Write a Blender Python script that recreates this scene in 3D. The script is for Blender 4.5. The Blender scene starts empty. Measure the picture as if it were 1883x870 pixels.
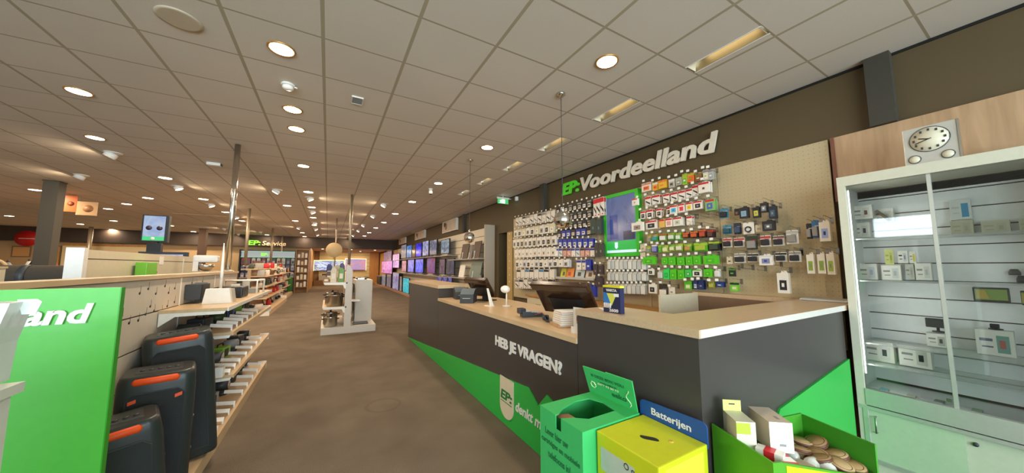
import bpy, bmesh, math, random
from mathutils import Vector, Matrix
random.seed(7)
sc = bpy.context.scene
# ------------------------------------------------------------------ camera
FPX = 587.65; YAW = 0.520115; PITCH = 0.0933983; EYE = 1.5
cam_d = bpy.data.cameras.new('camera'); cam = bpy.data.objects.new('camera', cam_d)
sc.collection.objects.link(cam); sc.camera = cam
cam_d.sensor_fit = 'HORIZONTAL'; cam_d.sensor_width = 36.0; cam_d.lens = FPX / 1883 * 36.0
cam_d.clip_start = 0.03; cam_d.clip_end = 200
cam.location = (0, 0, EYE); cam.rotation_euler = (math.pi / 2 + PITCH, 0, -YAW)
# ------------------------------------------------------------------ world, exposure, large lights
w = bpy.data.worlds.new('sky'); sc.world = w; w.use_nodes = True
nt = w.node_tree; bg = nt.nodes['Background']
bg.inputs['Color'].default_value = (0.75, 0.87, 1.0, 1); bg.inputs['Strength'].default_value = 2.2
sc.view_settings.view_transform = 'Standard'; sc.view_settings.look = 'None'
sc.view_settings.gamma = 1; sc.view_settings.use_curve_mapping = False
sc.view_settings.exposure = 0.5
sc.cycles.use_denoising = True
sc.cycles.max_bounces = 7; sc.cycles.diffuse_bounces = 4; sc.cycles.glossy_bounces = 3
sc.cycles.transmission_bounces = 5; sc.cycles.transparent_max_bounces = 12
sc.cycles.sample_clamp_indirect = 6; sc.cycles.caustics_reflective = False; sc.cycles.caustics_refractive = False
LAMP_W = 11.5          # watts of one ceiling downlight
def area(name, loc, rot, sx, sy, watt, col):
    l = bpy.data.lights.new(name, 'AREA'); l.shape = 'RECTANGLE'; l.size = sx; l.size_y = sy
    l.energy = watt; l.color = col
    o = bpy.data.objects.new(name, l); o.location = loc; o.rotation_euler = rot; sc.collection.objects.link(o); return o
# daylight through the shop front behind the camera and the high windows on the left
area('shopfront_daylight', (-1.0, -4.75, 1.7), (math.radians(90), 0, 0), 8.5, 2.6, 540, (0.76, 0.92, 1.0))
area('side_window_daylight', (-8.45, 2.52, 2.75), (0, math.radians(-90), 0), 0.6, 1.25, 22, (0.80, 0.90, 1.0))
# ------------------------------------------------------------------ measuring helper: photo pixel -> point on a known plane of the room
_F = Vector((math.sin(YAW) * math.cos(PITCH), math.cos(YAW) * math.cos(PITCH), math.sin(PITCH)))
_R = Vector((math.cos(YAW), -math.sin(YAW), 0)); _U = _R.cross(_F)
def at(px, py, axis, val):
    d = _F + _R * ((px - 941.5) / FPX) - _U * ((py - 435) / FPX)
    k = 'xyz'.index(axis); t = (val - (0, 0, EYE)[k]) / d[k]
    return Vector((0, 0, EYE)) + d * t
# ------------------------------------------------------------------ materials
def lin(c):
    return tuple((v / 12.92 if v <= 0.04045 else ((v + 0.055) / 1.055) ** 2.4) for v in c)
def hexc(h):
    h = h.lstrip('#'); return lin([int(h[i:i + 2], 16) / 255 for i in (0, 2, 4)])
MATS = {}
def M(name, col='#808080', rough=0.5, metal=0.0, noise=0.06, scale=30, emit=0, bump=0.0, coat=0.0, spec=0.5, trans=0, ior=1.45, alpha=1):
    if name in MATS: return MATS[name]
    m = bpy.data.materials.new(name); m.use_nodes = True; n = m.node_tree.nodes; L = m.node_tree.links
    b = n['Principled BSDF']; c = hexc(col) if isinstance(col, str) else col
    b.inputs['Roughness'].default_value = rough; b.inputs['Metallic'].default_value = metal
    b.inputs['Specular IOR Level'].default_value = spec; b.inputs['Coat Weight'].default_value = coat
    b.inputs['IOR'].default_value = ior; b.inputs['Transmission Weight'].default_value = trans; b.inputs['Alpha'].default_value = alpha
    tc = n.new('ShaderNodeTexCoord'); nz = n.new('ShaderNodeTexNoise'); nz.inputs['Scale'].default_value = scale
    nz.inputs['Detail'].default_value = 3; L.new(tc.outputs['Object'], nz.inputs['Vector'])
    mr = n.new('ShaderNodeMapRange'); mr.inputs['To Min'].default_value = 1 - noise; mr.inputs['To Max'].default_value = 1 + noise
    L.new(nz.outputs['Fac'], mr.inputs['Value'])
    mx = n.new('ShaderNodeVectorMath'); mx.operation = 'SCALE'; mx.inputs[0].default_value = c
    L.new(mr.outputs['Result'], mx.inputs['Scale']); L.new(mx.outputs['Vector'], b.inputs['Base Color'])
    if bump:
        bp = n.new('ShaderNodeBump'); bp.inputs['Strength'].default_value = bump; bp.inputs['Distance'].default_value = 0.01
        L.new(nz.outputs['Fac'], bp.inputs['Height']); L.new(bp.outputs['Normal'], b.inputs['Normal'])
    if emit:
        b.inputs['Emission Color'].default_value = (*c, 1); b.inputs['Emission Strength'].default_value = emit
    MATS[name] = m; return m
def mat_wood(name, c1, c2, axis='Y', sc_=(6, 6, 60), rough=0.45):
    if name in MATS: return MATS[name]
    m = bpy.data.materials.new(name); m.use_nodes = True; n = m.node_tree.nodes; L = m.node_tree.links; b = n['Principled BSDF']
    tc = n.new('ShaderNodeTexCoord'); mp = n.new('ShaderNodeMapping'); mp.inputs['Scale'].default_value = sc_
    nz = n.new('ShaderNodeTexNoise'); nz.inputs['Scale'].default_value = 1.0; nz.inputs['Detail'].default_value = 5; nz.inputs['Distortion'].default_value = 0.6
    cr = n.new('ShaderNodeValToRGB'); cr.color_ramp.elements[0].position = 0.3; cr.color_ramp.elements[1].position = 0.7
    cr.color_ramp.elements[0].color = (*hexc(c1), 1); cr.color_ramp.elements[1].color = (*hexc(c2), 1)
    L.new(tc.outputs['Object'], mp.inputs['Vector']); L.new(mp.outputs['Vector'], nz.inputs['Vector']); L.new(nz.outputs['Fac'], cr.inputs['Fac'])
    L.new(cr.outputs['Color'], b.inputs['Base Color']); b.inputs['Roughness'].default_value = rough
    MATS[name] = m; return m
SCREEN_K = .62
def mat_screen(name, cols, strength=1.0, scale=(3, 3, 3), kind='noise'):
    """A lit display: procedural picture in a few colours, glossy glass on top."""
    if name in MATS: return MATS[name]
    m = bpy.data.materials.new(name); m.use_nodes = True; n = m.node_tree.nodes; L = m.node_tree.links; b = n['Principled BSDF']
    tc = n.new('ShaderNodeTexCoord'); mp = n.new('ShaderNodeMapping'); mp.inputs['Scale'].default_value = scale
    mp.inputs['Location'].default_value = (len(MATS) * 1.37, len(MATS) * .71, 0)
    nz = n.new('ShaderNodeTexNoise'); nz.inputs['Scale'].default_value = 1.0; nz.inputs['Detail'].default_value = 6; nz.inputs['Distortion'].default_value = 2.5
    cr = n.new('ShaderNodeValToRGB'); e = cr.color_ramp.elements
    while len(e) < len(cols): e.new(0.5)
    for i, c in enumerate(cols):
        e[i].position = 0.3 + 0.4 * i / max(1, len(cols) - 1); e[i].color = (*hexc(c), 1)
    L.new(tc.outputs['Object'], mp.inputs['Vector']); L.new(mp.outputs['Vector'], nz.inputs['Vector']); L.new(nz.outputs['Fac'], cr.inputs['Fac'])
    b.inputs['Base Color'].default_value = (0.01, 0.01, 0.01, 1); b.inputs['Roughness'].default_value = 0.15
    L.new(cr.outputs['Color'], b.inputs['Emission Color']); b.inputs['Emission Strength'].default_value = strength * SCREEN_K
    MATS[name] = m; return m
def mat_ceiling():
    m = bpy.data.materials.new('ceiling_tiles'); m.use_nodes = True; n = m.node_tree.nodes; L = m.node_tree.links; b = n['Principled BSDF']
    tc = n.new('ShaderNodeTexCoord'); sp = n.new('ShaderNodeSeparateXYZ'); L.new(tc.outputs['Object'], sp.inputs[0])
    def dist(out, off, per):
        a = n.new('ShaderNodeMath'); a.operation = 'SUBTRACT'; a.inputs[1].default_value = off; L.new(out, a.inputs[0])
        p = n.new('ShaderNodeMath'); p.operation = 'PINGPONG'; p.inputs[1].default_value = per / 2; L.new(a.outputs[0], p.inputs[0]); return p.outputs[0]
    dx = dist(sp.outputs['X'], GX0, 0.6); dy = dist(sp.outputs['Y'], GY0, GDY)
    def lt(o, v):
        a = n.new('ShaderNodeMath'); a.operation = 'LESS_THAN'; a.inputs[1].default_value = v; L.new(o, a.inputs[0]); return a.outputs[0]
    lx = lt(dx, 0.013); ly = lt(dy, 0.0075)
    nz = n.new('ShaderNodeTexNoise'); nz.inputs['Scale'].default_value = 160; L.new(tc.outputs['Object'], nz.inputs['Vector'])
    wn = n.new('ShaderNodeTexNoise'); wn.inputs['Scale'].default_value = 0.9; L.new(tc.outputs['Object'], wn.inputs['Vector'])
    ad = n.new('ShaderNodeMath'); ad.operation = 'ADD'; L.new(nz.outputs['Fac'], ad.inputs[0]); L.new(wn.outputs['Fac'], ad.inputs[1])
    mr = n.new('ShaderNodeMapRange'); mr.inputs['From Min'].default_value = 0.6; mr.inputs['From Max'].default_value = 1.4
    mr.inputs['To Min'].default_value = 0.93; mr.inputs['To Max'].default_value = 1.05; L.new(ad.outputs[0], mr.inputs['Value'])
    s = n.new('ShaderNodeVectorMath'); s.operation = 'SCALE'; s.inputs[0].default_value = hexc('#d6cbbd'); L.new(mr.outputs['Result'], s.inputs['Scale'])
    m1 = n.new('ShaderNodeMix'); m1.data_type = 'RGBA'; L.new(ly, m1.inputs[0]); L.new(s.outputs['Vector'], m1.inputs[6]); m1.inputs[7].default_value = (*hexc('#a4957c'), 1)
    m2 = n.new('ShaderNodeMix'); m2.data_type = 'RGBA'; L.new(lx, m2.inputs[0]); L.new(m1.outputs[2], m2.inputs[6]); m2.inputs[7].default_value = (*hexc('#ab9e84'), 1)
    L.new(m2.outputs[2], b.inputs['Base Color']); b.inputs['Roughness'].default_value = 0.75
    bp = n.new('ShaderNodeBump'); bp.inputs['Strength'].default_value = 0.15; bp.inputs['Distance'].default_value = 0.004
    L.new(nz.outputs['Fac'], bp.inputs['Height']); L.new(bp.outputs['Normal'], b.inputs['Normal']); return m
def mat_carpet():
    m = bpy.data.materials.new('carpet'); m.use_nodes = True; n = m.node_tree.nodes; L = m.node_tree.links; b = n['Principled BSDF']
    tc = n.new('ShaderNodeTexCoord'); a = n.new('ShaderNodeTexNoise'); a.inputs['Scale'].default_value = 220; a.inputs['Detail'].default_value = 2
    c = n.new('ShaderNodeTexNoise'); c.inputs['Scale'].default_value = 2.2; c.inputs['Detail'].default_value = 4
    L.new(tc.outputs['Object'], a.inputs['Vector']); L.new(tc.outputs['Object'], c.inputs['Vector'])
    cr = n.new('ShaderNodeValToRGB'); cr.color_ramp.elements[0].position = .3; cr.color_ramp.elements[1].position = .72
    cr.color_ramp.elements[0].color = (*hexc('#50453a'), 1); cr.color_ramp.elements[1].color = (*hexc('#87796a'), 1)
    ad = n.new('ShaderNodeMix'); ad.data_type = 'FLOAT'; ad.inputs[0].default_value = 0.28; L.new(a.outputs['Fac'], ad.inputs[2]); L.new(c.outputs['Fac'], ad.inputs[3])
    L.new(ad.outputs[0], cr.inputs['Fac'])
    # worn ring stain on the carpet
    ds = n.new('ShaderNodeVectorMath'); ds.operation = 'DISTANCE'; ds.inputs[1].default_value = tuple(at(705, 745, 'z', 0)); L.new(tc.outputs['Object'], ds.inputs[0])
    sb = n.new('ShaderNodeMath'); sb.operation = 'SUBTRACT'; sb.inputs[1].default_value = 0.17; L.new(ds.outputs['Value'], sb.inputs[0])
    ab = n.new('ShaderNodeMath'); ab.operation = 'ABSOLUTE'; L.new(sb.outputs[0], ab.inputs[0])
    mr = n.new('ShaderNodeMapRange'); mr.inputs['From Min'].default_value = 0; mr.inputs['From Max'].default_value = 0.03; mr.inputs['To Min'].default_value = 0.84; mr.inputs['To Max'].default_value = 1
    L.new(ab.outputs[0], mr.inputs['Value'])
    s = n.new('ShaderNodeVectorMath'); s.operation = 'SCALE'; L.new(cr.outputs['Color'], s.inputs[0]); L.new(mr.outputs['Result'], s.inputs['Scale'])
    L.new(s.outputs['Vector'], b.inputs['Base Color']); b.inputs['Roughness'].default_value = 0.95; b.inputs['Specular IOR Level'].default_value = 0.1
    bp = n.new('ShaderNodeBump'); bp.inputs['Strength'].default_value = 0.4; bp.inputs['Distance'].default_value = 0.005
    L.new(a.outputs['Fac'], bp.inputs['Height']); L.new(bp.outputs['Normal'], b.inputs['Normal']); return m
def mat_pegboard():
    m = bpy.data.materials.new('pegboard'); m.use_nodes = True; n = m.node_tree.nodes; L = m.node_tree.links; b = n['Principled BSDF']
    tc = n.new('ShaderNodeTexCoord'); sp = n.new('ShaderNodeSeparateXYZ'); L.new(tc.outputs['Object'], sp.inputs[0])
    def pp(o):
        p = n.new('ShaderNodeMath'); p.operation = 'PINGPONG'; p.inputs[1].default_value = 0.02; L.new(o, p.inputs[0]); 
        q = n.new('ShaderNodeMath'); q.operation = 'POWER'; q.inputs[1].default_value = 2; L.new(p.outputs[0], q.inputs[0]); return q.outputs[0]
    ad = n.new('ShaderNodeMath'); L.new(pp(sp.outputs['Y']), ad.inputs[0]); L.new(pp(sp.outputs['Z']), ad.inputs[1])
    lt = n.new('ShaderNodeMath'); lt.operation = 'LESS_THAN'; lt.inputs[1].default_value = 0.004 ** 2; L.new(ad.outputs[0], lt.inputs[0])
    mx = n.new('ShaderNodeMix'); mx.data_type = 'RGBA'; L.new(lt.outputs[0], mx.inputs[0]); mx.inputs[6].default_value = (*hexc('#c0ae8a'), 1); mx.inputs[7].default_value = (*hexc('#a08f6c'), 1)
    L.new(mx.outputs[2], b.inputs['Base Color']); b.inputs['Roughness'].default_value = 0.5; return m
def mat_glass():
    m = bpy.data.materials.new('clear_glass'); m.use_nodes = True; n = m.node_tree.nodes; L = m.node_tree.links
    o = n['Material Output']; n.remove(n['Principled BSDF'])
    t = n.new('ShaderNodeBsdfTransparent'); t.inputs[0].default_value = (0.95, 0.98, 0.965, 1); g = n.new('ShaderNodeBsdfGlossy'); g.inputs['Roughness'].default_value = 0.02
    lw = n.new('ShaderNodeFresnel'); lw.inputs[0].default_value = 1.5; mx = n.new('ShaderNodeMixShader')
    L.new(lw.outputs[0], mx.inputs[0]); L.new(t.outputs[0], mx.inputs[1]); L.new(g.outputs[0], mx.inputs[2]); L.new(mx.outputs[0], o.inputs['Surface']); return m
CZ = 3.251; GX0 = -0.1153; GY0 = 1.5657; GDY = 0.5794; WX = 3.955
# ------------------------------------------------------------------ geometry helpers
def box(bm, x0, x1, y0, y1, z0, z1, mi=0, mat=None, bev=0):
    a = [Vector(p) for p in ((x0, y0, z0), (x1, y0, z0), (x1, y1, z0), (x0, y1, z0), (x0, y0, z1), (x1, y0, z1), (x1, y1, z1), (x0, y1, z1))]
    if mat is not None: a = [mat @ p for p in a]
    v = [bm.verts.new(p) for p in a]; fs = []
    for q in ((3, 2, 1, 0), (4, 5, 6, 7), (0, 1, 5, 4), (1, 2, 6, 5), (2, 3, 7, 6), (3, 0, 4, 7)):
        f = bm.faces.new([v[i] for i in q]); f.material_index = mi; fs.append(f)
    if bev:
        es = list({e for f in fs for e in f.edges})
        r = bmesh.ops.bevel(bm, geom=es, offset=bev, segments=2, affect='EDGES', profile=0.6)
        for f in r['faces']: f.material_index = mi
    return v
def prism(bm, pts, off, mi=0, mi_cap=None):
    """pts: closed polygon of 3D points, extruded by vector off."""
    off = Vector(off); a = [bm.verts.new(Vector(p)) for p in pts]; b = [bm.verts.new(Vector(p) + off) for p in pts]; n = len(pts)
    for f in (bm.faces.new(a[::-1]), bm.faces.new(b)): f.material_index = mi if mi_cap is None else mi_cap
    for i in range(n):
        f = bm.faces.new((a[i], a[(i + 1) % n], b[(i + 1) % n], b[i])); f.material_index = mi
def tube(bm, pts, r, seg=8, mi=0, cap=True):
    pts = [Vector(p) for p in pts]; rings = []
    for i, p in enumerate(pts):
        d = (pts[min(i + 1, len(pts) - 1)] - pts[max(i - 1, 0)]).normalized()
        u = d.cross(Vector((0, 0, 1)) if abs(d.z) < .95 else Vector((1, 0, 0))).normalized(); v = d.cross(u)
        rr = r[i] if isinstance(r, (list, tuple)) else r
        rings.append([bm.verts.new(p + (u * math.cos(2 * math.pi * k / seg) + v * math.sin(2 * math.pi * k / seg)) * rr) for k in range(seg)])
    for a, b in zip(rings, rings[1:]):
        for k in range(seg):
            f = bm.faces.new((a[k], b[k], b[(k + 1) % seg], a[(k + 1) % seg])); f.material_index = mi; f.smooth = seg > 6
    if cap:
        for rg in (rings[0][::-1], rings[-1]):
            f = bm.faces.new(rg[::-1]); f.material_index = mi
def lathe(bm, prof, c=(0, 0, 0), seg=24, mi=0, mat=None):
    """prof: list of (r, z) about a vertical axis through c"""
    c = Vector(c); rings = []
    for r, z in prof:
        ring = []
        for k in range(seg):
            p = Vector((r * math.cos(2 * math.pi * k / seg), r * math.sin(2 * math.pi * k / seg), z))
            p = (mat @ p if mat is not None else p) + c; ring.append(bm.verts.new(p))
        rings.append(ring)
    for a, b in zip(rings, rings[1:]):
        for k in range(seg):
            f = bm.faces.new((a[k], a[(k + 1) % seg], b[(k + 1) % seg], b[k])); f.material_index = mi; f.smooth = True
    for rg in (rings[0][::-1], rings[-1]):
        f = bm.faces.new(rg); f.material_index = mi
def obj(name, bm, mats, parent=None, loc=None, rotz=0):
    me = bpy.data.meshes.new(name)
    if isinstance(bm, bmesh.types.BMesh):
        bmesh.ops.recalc_face_normals(bm, faces=bm.faces[:]); bm.to_mesh(me); bm.free()
    for m in (mats if isinstance(mats, (list, tuple)) else [mats]): me.materials.append(m)
    o = bpy.data.objects.new(name, me); sc.collection.objects.link(o)
    if loc is not None: o.location = loc
    o.rotation_euler.z = rotz
    if parent is not None: o.parent = parent
    return o
def B(): return bmesh.new()
def tag(o, label, cat, group=None, kind=None):
    if label: o['label'] = label
    if cat: o['category'] = cat
    if group: o['group'] = group
    if kind: o['kind'] = kind
    return o
def thing(name, label, cat, loc=(0, 0, 0), rotz=0, group=None):
    o = bpy.data.objects.new(name, None); o.empty_display_size = 0.1; sc.collection.objects.link(o); o.location = loc; o.rotation_euler.z = rotz
    return tag(o, label, cat, group)
def struct(name, bm, m):
    o = obj(name, bm, m); o['kind'] = 'structure'; return o
def bx(name, m, parent, *a, **k):
    b = B(); box(b, *a, **k); return obj(name, b, m, parent)
def copy_tree(o, parent=None):
    c = o.copy(); sc.collection.objects.link(c)
    if parent is not None: c.parent = parent
    for ch in list(o.children): copy_tree(ch, c)
    return c
ORD = ['first', 'second', 'third', 'fourth', 'fifth', 'sixth', 'seventh', 'eighth', 'ninth', 'tenth', 'eleventh', 'twelfth', 'thirteenth', 'fourteenth', 'fifteenth', 'sixteenth', 'seventeenth', 'eighteenth', 'nineteenth', 'twentieth']
def text(name, s, org, xd, yd, width, height, m, parent=None, depth=0.004, bold=0.0, shear=0.0, space=1.0):
    """Lettering fitted to width x height, lower left corner at org, reading along xd, up along yd."""
    cu = bpy.data.curves.new('lettering', 'FONT'); cu.body = s; cu.size = 1; cu.extrude = 0.05; cu.offset = bold; cu.shear = shear; cu.space_character = space
    cu.resolution_u = 3
    to = bpy.data.objects.new('lettering', cu); sc.collection.objects.link(to)
    dg = bpy.context.evaluated_depsgraph_get(); me = bpy.data.meshes.new_from_object(to.evaluated_get(dg))
    bpy.data.objects.remove(to)
    xs = [v.co.x for v in me.vertices]; ys = [v.co.y for v in me.vertices]; zs = [v.co.z for v in me.vertices]
    x0, x1, y0, y1, z0, z1 = min(xs), max(xs), min(ys), max(ys), min(zs), max(zs)
    xd = Vector(xd).normalized(); yd = Vector(yd).normalized(); nd = xd.cross(yd); org = Vector(org)
    for v in me.vertices:
        v.co = org + xd * ((v.co.x - x0) / (x1 - x0) * width) + yd * ((v.co.y - y0) / (y1 - y0) * height) + nd * ((v.co.z - z0) / (z1 - z0) * depth)
    me.materials.clear(); me.materials.append(m); me.name = name
    o = bpy.data.objects.new(name, me); sc.collection.objects.link(o)
    if parent is not None: o.parent = parent
    return o
NX = (0, -1, 0); UP = (0, 0, 1)   # reading direction on the right wall
# ------------------------------------------------------------------ common materials
WHITE = M('white_laminate', '#d9d3c8', .4); WHITEP = M('white_plastic', '#eeeae2', .35); CREAM = M('cream_panel', '#d8ccb0', .5)
DARK = M('dark_wall_paint', '#594a30', .6, noise=.05, scale=6); COUNTER = M('dark_counter_laminate', '#45403d', .3, scale=4)
GREEN = M('bright_green', '#2fae45', .4, noise=.03); OAK = mat_wood('pale_oak', '#c8aa82', '#d4b892', sc_=(40, 3, 5), rough=.35); OAKX = mat_wood('pale_oak_across', '#c2a684', '#cdb393', sc_=(2.5, 70, 60), rough=.3)
BROWNWOOD = mat_wood('brown_wood', '#a88765', '#bf9c78', sc_=(20, 20, 2)); ORANGEWOOD = mat_wood('amber_wood', '#a8773f', '#bf8b4c', sc_=(20, 20, 2))
BLACK = M('black_plastic', '#1d1d1f', .4); DGREY = M('dark_grey_plastic', '#3b3d3f', .45); GREY = M('grey_plastic', '#8b8d8c', .5); LGREY = M('light_grey', '#b9b7b2', .5)
CHROME = M('chrome', '#d8d4cc', .18, 1.0, noise=.02); STEEL = M('brushed_steel', '#b9b5ac', .3, 1.0); ALU = M('aluminium_frame', '#d3d5cb', .38, .6)
GLASS = mat_glass(); PAPER = M('white_paper', '#f1ede4', .7); ORANGE = M('orange_rubber', '#f0531c', .5); RED = M('red_card', '#d3202c', .5)
MIRROR = M('mirror_ball', '#d9d6d0', .12, 1.0, noise=.02); GOLD = M('gold_reflector', '#a8946a', .4, .6); LAMPG = M('lamp_glow', '#fff0cf', .5, emit=14)
GROOVE = M('dark_groove', '#4a4035', .7); TAGM = M('price_tag_card', '#f2eee6', .5)
# ================================================================== THE SETTING
b = B(); box(b, -13.2, 4.3, -5.1, 30.2, -0.1, 0); struct('floor', b, mat_carpet())
SLOTX = (2.66, 2.81); SLOTS = [(0.986 + 1.159 * k, 1.5657 + 1.159 * k) for k in range(6)]
b = B()
ys = [-5.1] + [v for s in SLOTS for v in s] + [22.7]
for (xa, xb) in ((-13.2, SLOTX[0]), (SLOTX[0], SLOTX[1]), (SLOTX[1], 4.1)):
    for i, (ya, yb) in enumerate(zip(ys, ys[1:])):
        if xa == SLOTX[0] and i % 2 == 1: continue
        box(b, xa, xb, ya, yb, CZ, CZ + 0.06)
struct('ceiling', b, mat_ceiling())
b = B(); box(b, -1.3, 4.1, 22.9, 30.2, 2.72, 2.8); struct('ceiling_rear', b, M('peach_ceiling', '#c9ab8b', .7))
b = B(); box(b, -13.2, WX, 22.6, 22.9, 2.62, CZ + .05); struct('trim_1', b, M('dark_beam_paint', '#43362c', .6))
b = B()
DY0, DY1, DZ = 7.12, 7.62, 2.38
box(b, WX, 4.1, -5.1, DY0, 0, CZ); box(b, WX, 4.1, DY1, 30.2, 0, CZ); box(b, WX, 4.1, DY0, DY1, DZ, CZ)
box(b, 4.1, 4.35, DY0 - .05, DY0, 0, DZ); box(b, 4.1, 4.35, DY1, DY1 + .05, 0, DZ); box(b, 4.1, 4.35, DY0, DY1, DZ, DZ + .05)
struct('wall_right', b, DARK)
d = bx('door_1', M('grey_door', '#4c4d46', .5), None, 4.3, 4.34, DY0, DY1, 0, DZ); d['kind'] = 'structure'
b = B(); tube(b, [(4.3, DY1 - .08, 1.02), (4.25, DY1 - .08, 1.02), (4.25, DY1 - .19, 1.02)], .009); obj('door_handle', b, STEEL, d)
for n_, (ya, yb) in enumerate(((0.6, 0.745), (5.4, 5.56), (10.0, 10.16))):
    b = B(); box(b, WX - .09, WX - .001, ya, yb, 2.66, CZ - .001); struct('trim_%d' % (n_ + 2), b, M('pilaster_paint', '#3f3b32', .6))
b = B(); box(b, WX - .012, WX - .001, -4.9, 22.6, CZ - .022, CZ - .001); struct('trim_5', b, M('shadow_gap_black', '#15130f', .8))  # black strip stands in for the shadow gap where wall meets ceiling
b = B(); box(b, -13.2, -1.0, 22.9, 23.05, 0, CZ); struct('wall_back', b, M('back_wall_paint', '#c6a67c', .7))
b = B(); box(b, -1.15, -1.0, 23.05, 30.2, 0, 2.72); struct('wall_alcove_left', b, ORANGEWOOD)
b = B(); box(b, -1.3, 4.1, 30.0, 30.2, 0, 2.75); struct('wall_alcove_back', b, M('alcove_wall_paint', '#8b6a48', .7))
b = B()
wy0, wy1, wz0, wz1 = 1.85, 3.2, 2.42, 3.08
box(b, -8.7, -8.5, -5.1, wy0, 0, CZ); box(b, -8.7, -8.5, wy1, 12.0, 0, CZ); box(b, -8.7, -8.5, wy0, wy1, 0, wz0); box(b, -8.7, -8.5, wy0, wy1, wz1, CZ)
box(b, -13.2, -8.5, 12.0, 12.2, 0, CZ); box(b, -13.2, -13.05, 12.2, 23, 0, CZ)
struct('wall_left', b, M('left_wall_paint', '#cfc3b0', .7))
b = B(); box(b, -8.62, -8.60, wy0, wy1, wz0, wz1); win = struct('window_1', b, GLASS)
b = B()
for q in ((wy0, wy1, wz0, wz0 + .04), (wy0, wy1, wz1 - .04, wz1), (wy0, wy0 + .04, wz0, wz1), (wy1 - .04, wy1, wz0, wz1)): box(b, -8.65, -8.5, *q)
obj('window_frame', b, WHITEP, win)
b = B(); box(b, -8.5, 4.1, -5.1, -4.9, 0, .3); box(b, -8.5, 4.1, -5.1, -4.9, 2.95, CZ); box(b, -8.5, -6, -5.1, -4.9, .3, 2.95); box(b, 3.5, 4.1, -5.1, -4.9, .3, 2.95)
struct('wall_front', b, M('left_wall_paint'))
b = B(); box(b, -6, 3.5, -5.02, -5.0, .3, 2.95); win = struct('window_2', b, GLASS)
b = B()
for xx in (-6, -3.65, -1.3, 1.1, 3.44): box(b, xx, xx + .06, -5.06, -4.95, .3, 2.95)
obj('window_frame', b, ALU, win)
# ================================================================== CEILING FITTINGS
for k, (ya, yb) in enumerate(SLOTS):
    t = thing('recessed_light', 'recessed narrow ceiling light with gold reflector, %s nearest the camera' % ORD[k] if k else 'recessed narrow ceiling light with gold reflector, nearest the camera', 'ceiling light', (2.735, (ya + yb) / 2, CZ), group='recessed ceiling lights')
    h = (yb - ya) / 2 - .004
    b = B(); box(b, -.07, -.062, -h, h, .0, .14); box(b, .062, .07, -h, h, .0, .14); box(b, -.07, .07, -h, h, .14, .15); obj('reflector', b, GOLD, t)
    b = B()
    for s in (-1, 1): prism(b, [(-.06, s * (h - .01), 0), (.06, s * (h - .01), 0), (.0, s * (h - .05), .135)], (0, -s * .006, 0))
    obj('end_plate', b, CREAM, t)
    b = B()
    for s in (-1, 1): box(b, s * .071 - .004, s * .071 + .004, -h, h, -.004, .004)
    obj('rim', b, WHITEP, t)
    l = bpy.data.lights.new('lamp_light', 'AREA'); l.shape = 'RECTANGLE'; l.size = .06; l.size_y = .4; l.energy = .22; l.color = (1, .88, .66)
    o = bpy.data.objects.new('lamp_light', l); o.location = (-.02, 0, .12); o.rotation_euler = (0, math.radians(-25), 0); o.parent = t; sc.collection.objects.link(o)
def downlight(px, py, idx, big=1.0, label=None, watt=None):
    p = at(px, py, 'z', CZ); t = thing('ceiling_downlight', label, 'ceiling light', (p.x, p.y, CZ), group='round recessed downlights')
    b = B(); R_ = .095 * big
    lathe(b, [(R_ - .012, -.001), (R_ - .012, -.008), (R_, -.010), (R_ + .004, -.004), (R_ + .004, 0.002), (R_ - .012, 0.002)], seg=28); obj('rim', b, M('lamp_rim', '#c2924e', .35, .6), t)
    b = B(); lathe(b, [(0.001, -.007), (R_ - .014, -.007), (R_ - .014, -.002), (0.001, -.002)], seg=28); obj('lamp', b, LAMPG, t)
    l = bpy.data.lights.new('lamp_light', 'AREA'); l.shape = 'DISK'; l.size = .17 * big; l.energy = watt or LAMP_W * (2.2 if p.x < -5 else 1); l.color = (1, .80, .58)
    o = bpy.data.objects.new('lamp_light', l); o.location = (0, 0, -.015); o.parent = t; sc.collection.objects.link(o)
    return t
DL = [(145, 168), (518, 90), (538, 201), (545, 237), (1116, 113), (896, 271), (806, 337), (558, 305), (175, 253), (304, 327), (374, 366), (65, 349), (272, 364), (17, 397), (148, 412), (199, 384), (209, 406),
      (758, 371), (727, 393), (706, 409), (691, 419), (679, 428), (670, 434), (567, 353), (573, 381), (576, 400), (578, 414), (445, 406), (528, 378), (543, 406), (556, 428), (560, 435), (491, 432), (356, 426), (314, 415), (206, 422), (233, 375), (415, 390)]
for i, (x, y) in enumerate(DL):
    p = at(x, y, 'z', CZ)
    downlight(x, y, i, 1.0 if p.y < 8 else 1.15, 'round lit downlight in the ceiling, %d m away, %s' % (round(p.y), 'above the counter front' if 1.8 < p.x < 2.2 else 'over the main aisle' if -.6 < p.x < 1.8 else '%d m left of the aisle' % max(1, round(-p.x))))
SP = [(208, 281, -1), (150, 322, -1), (326, 342, 1), (387, 375, 1), (510, 349, -1), (569, 363, 1), (574, 388, 1), (578, 409, 1), (580, 420, 1), (583, 431, 1), (433, 398, 1), (455, 414, -1), (413, 420, -1), (550, 418, -1), (480, 426, -1),
      (707, 375, -1), (687, 396, -1), (669, 413, -1), (660, 423, -1), (650, 432, -1), (645, 438, -1), (439, 430, -1)]
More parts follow.
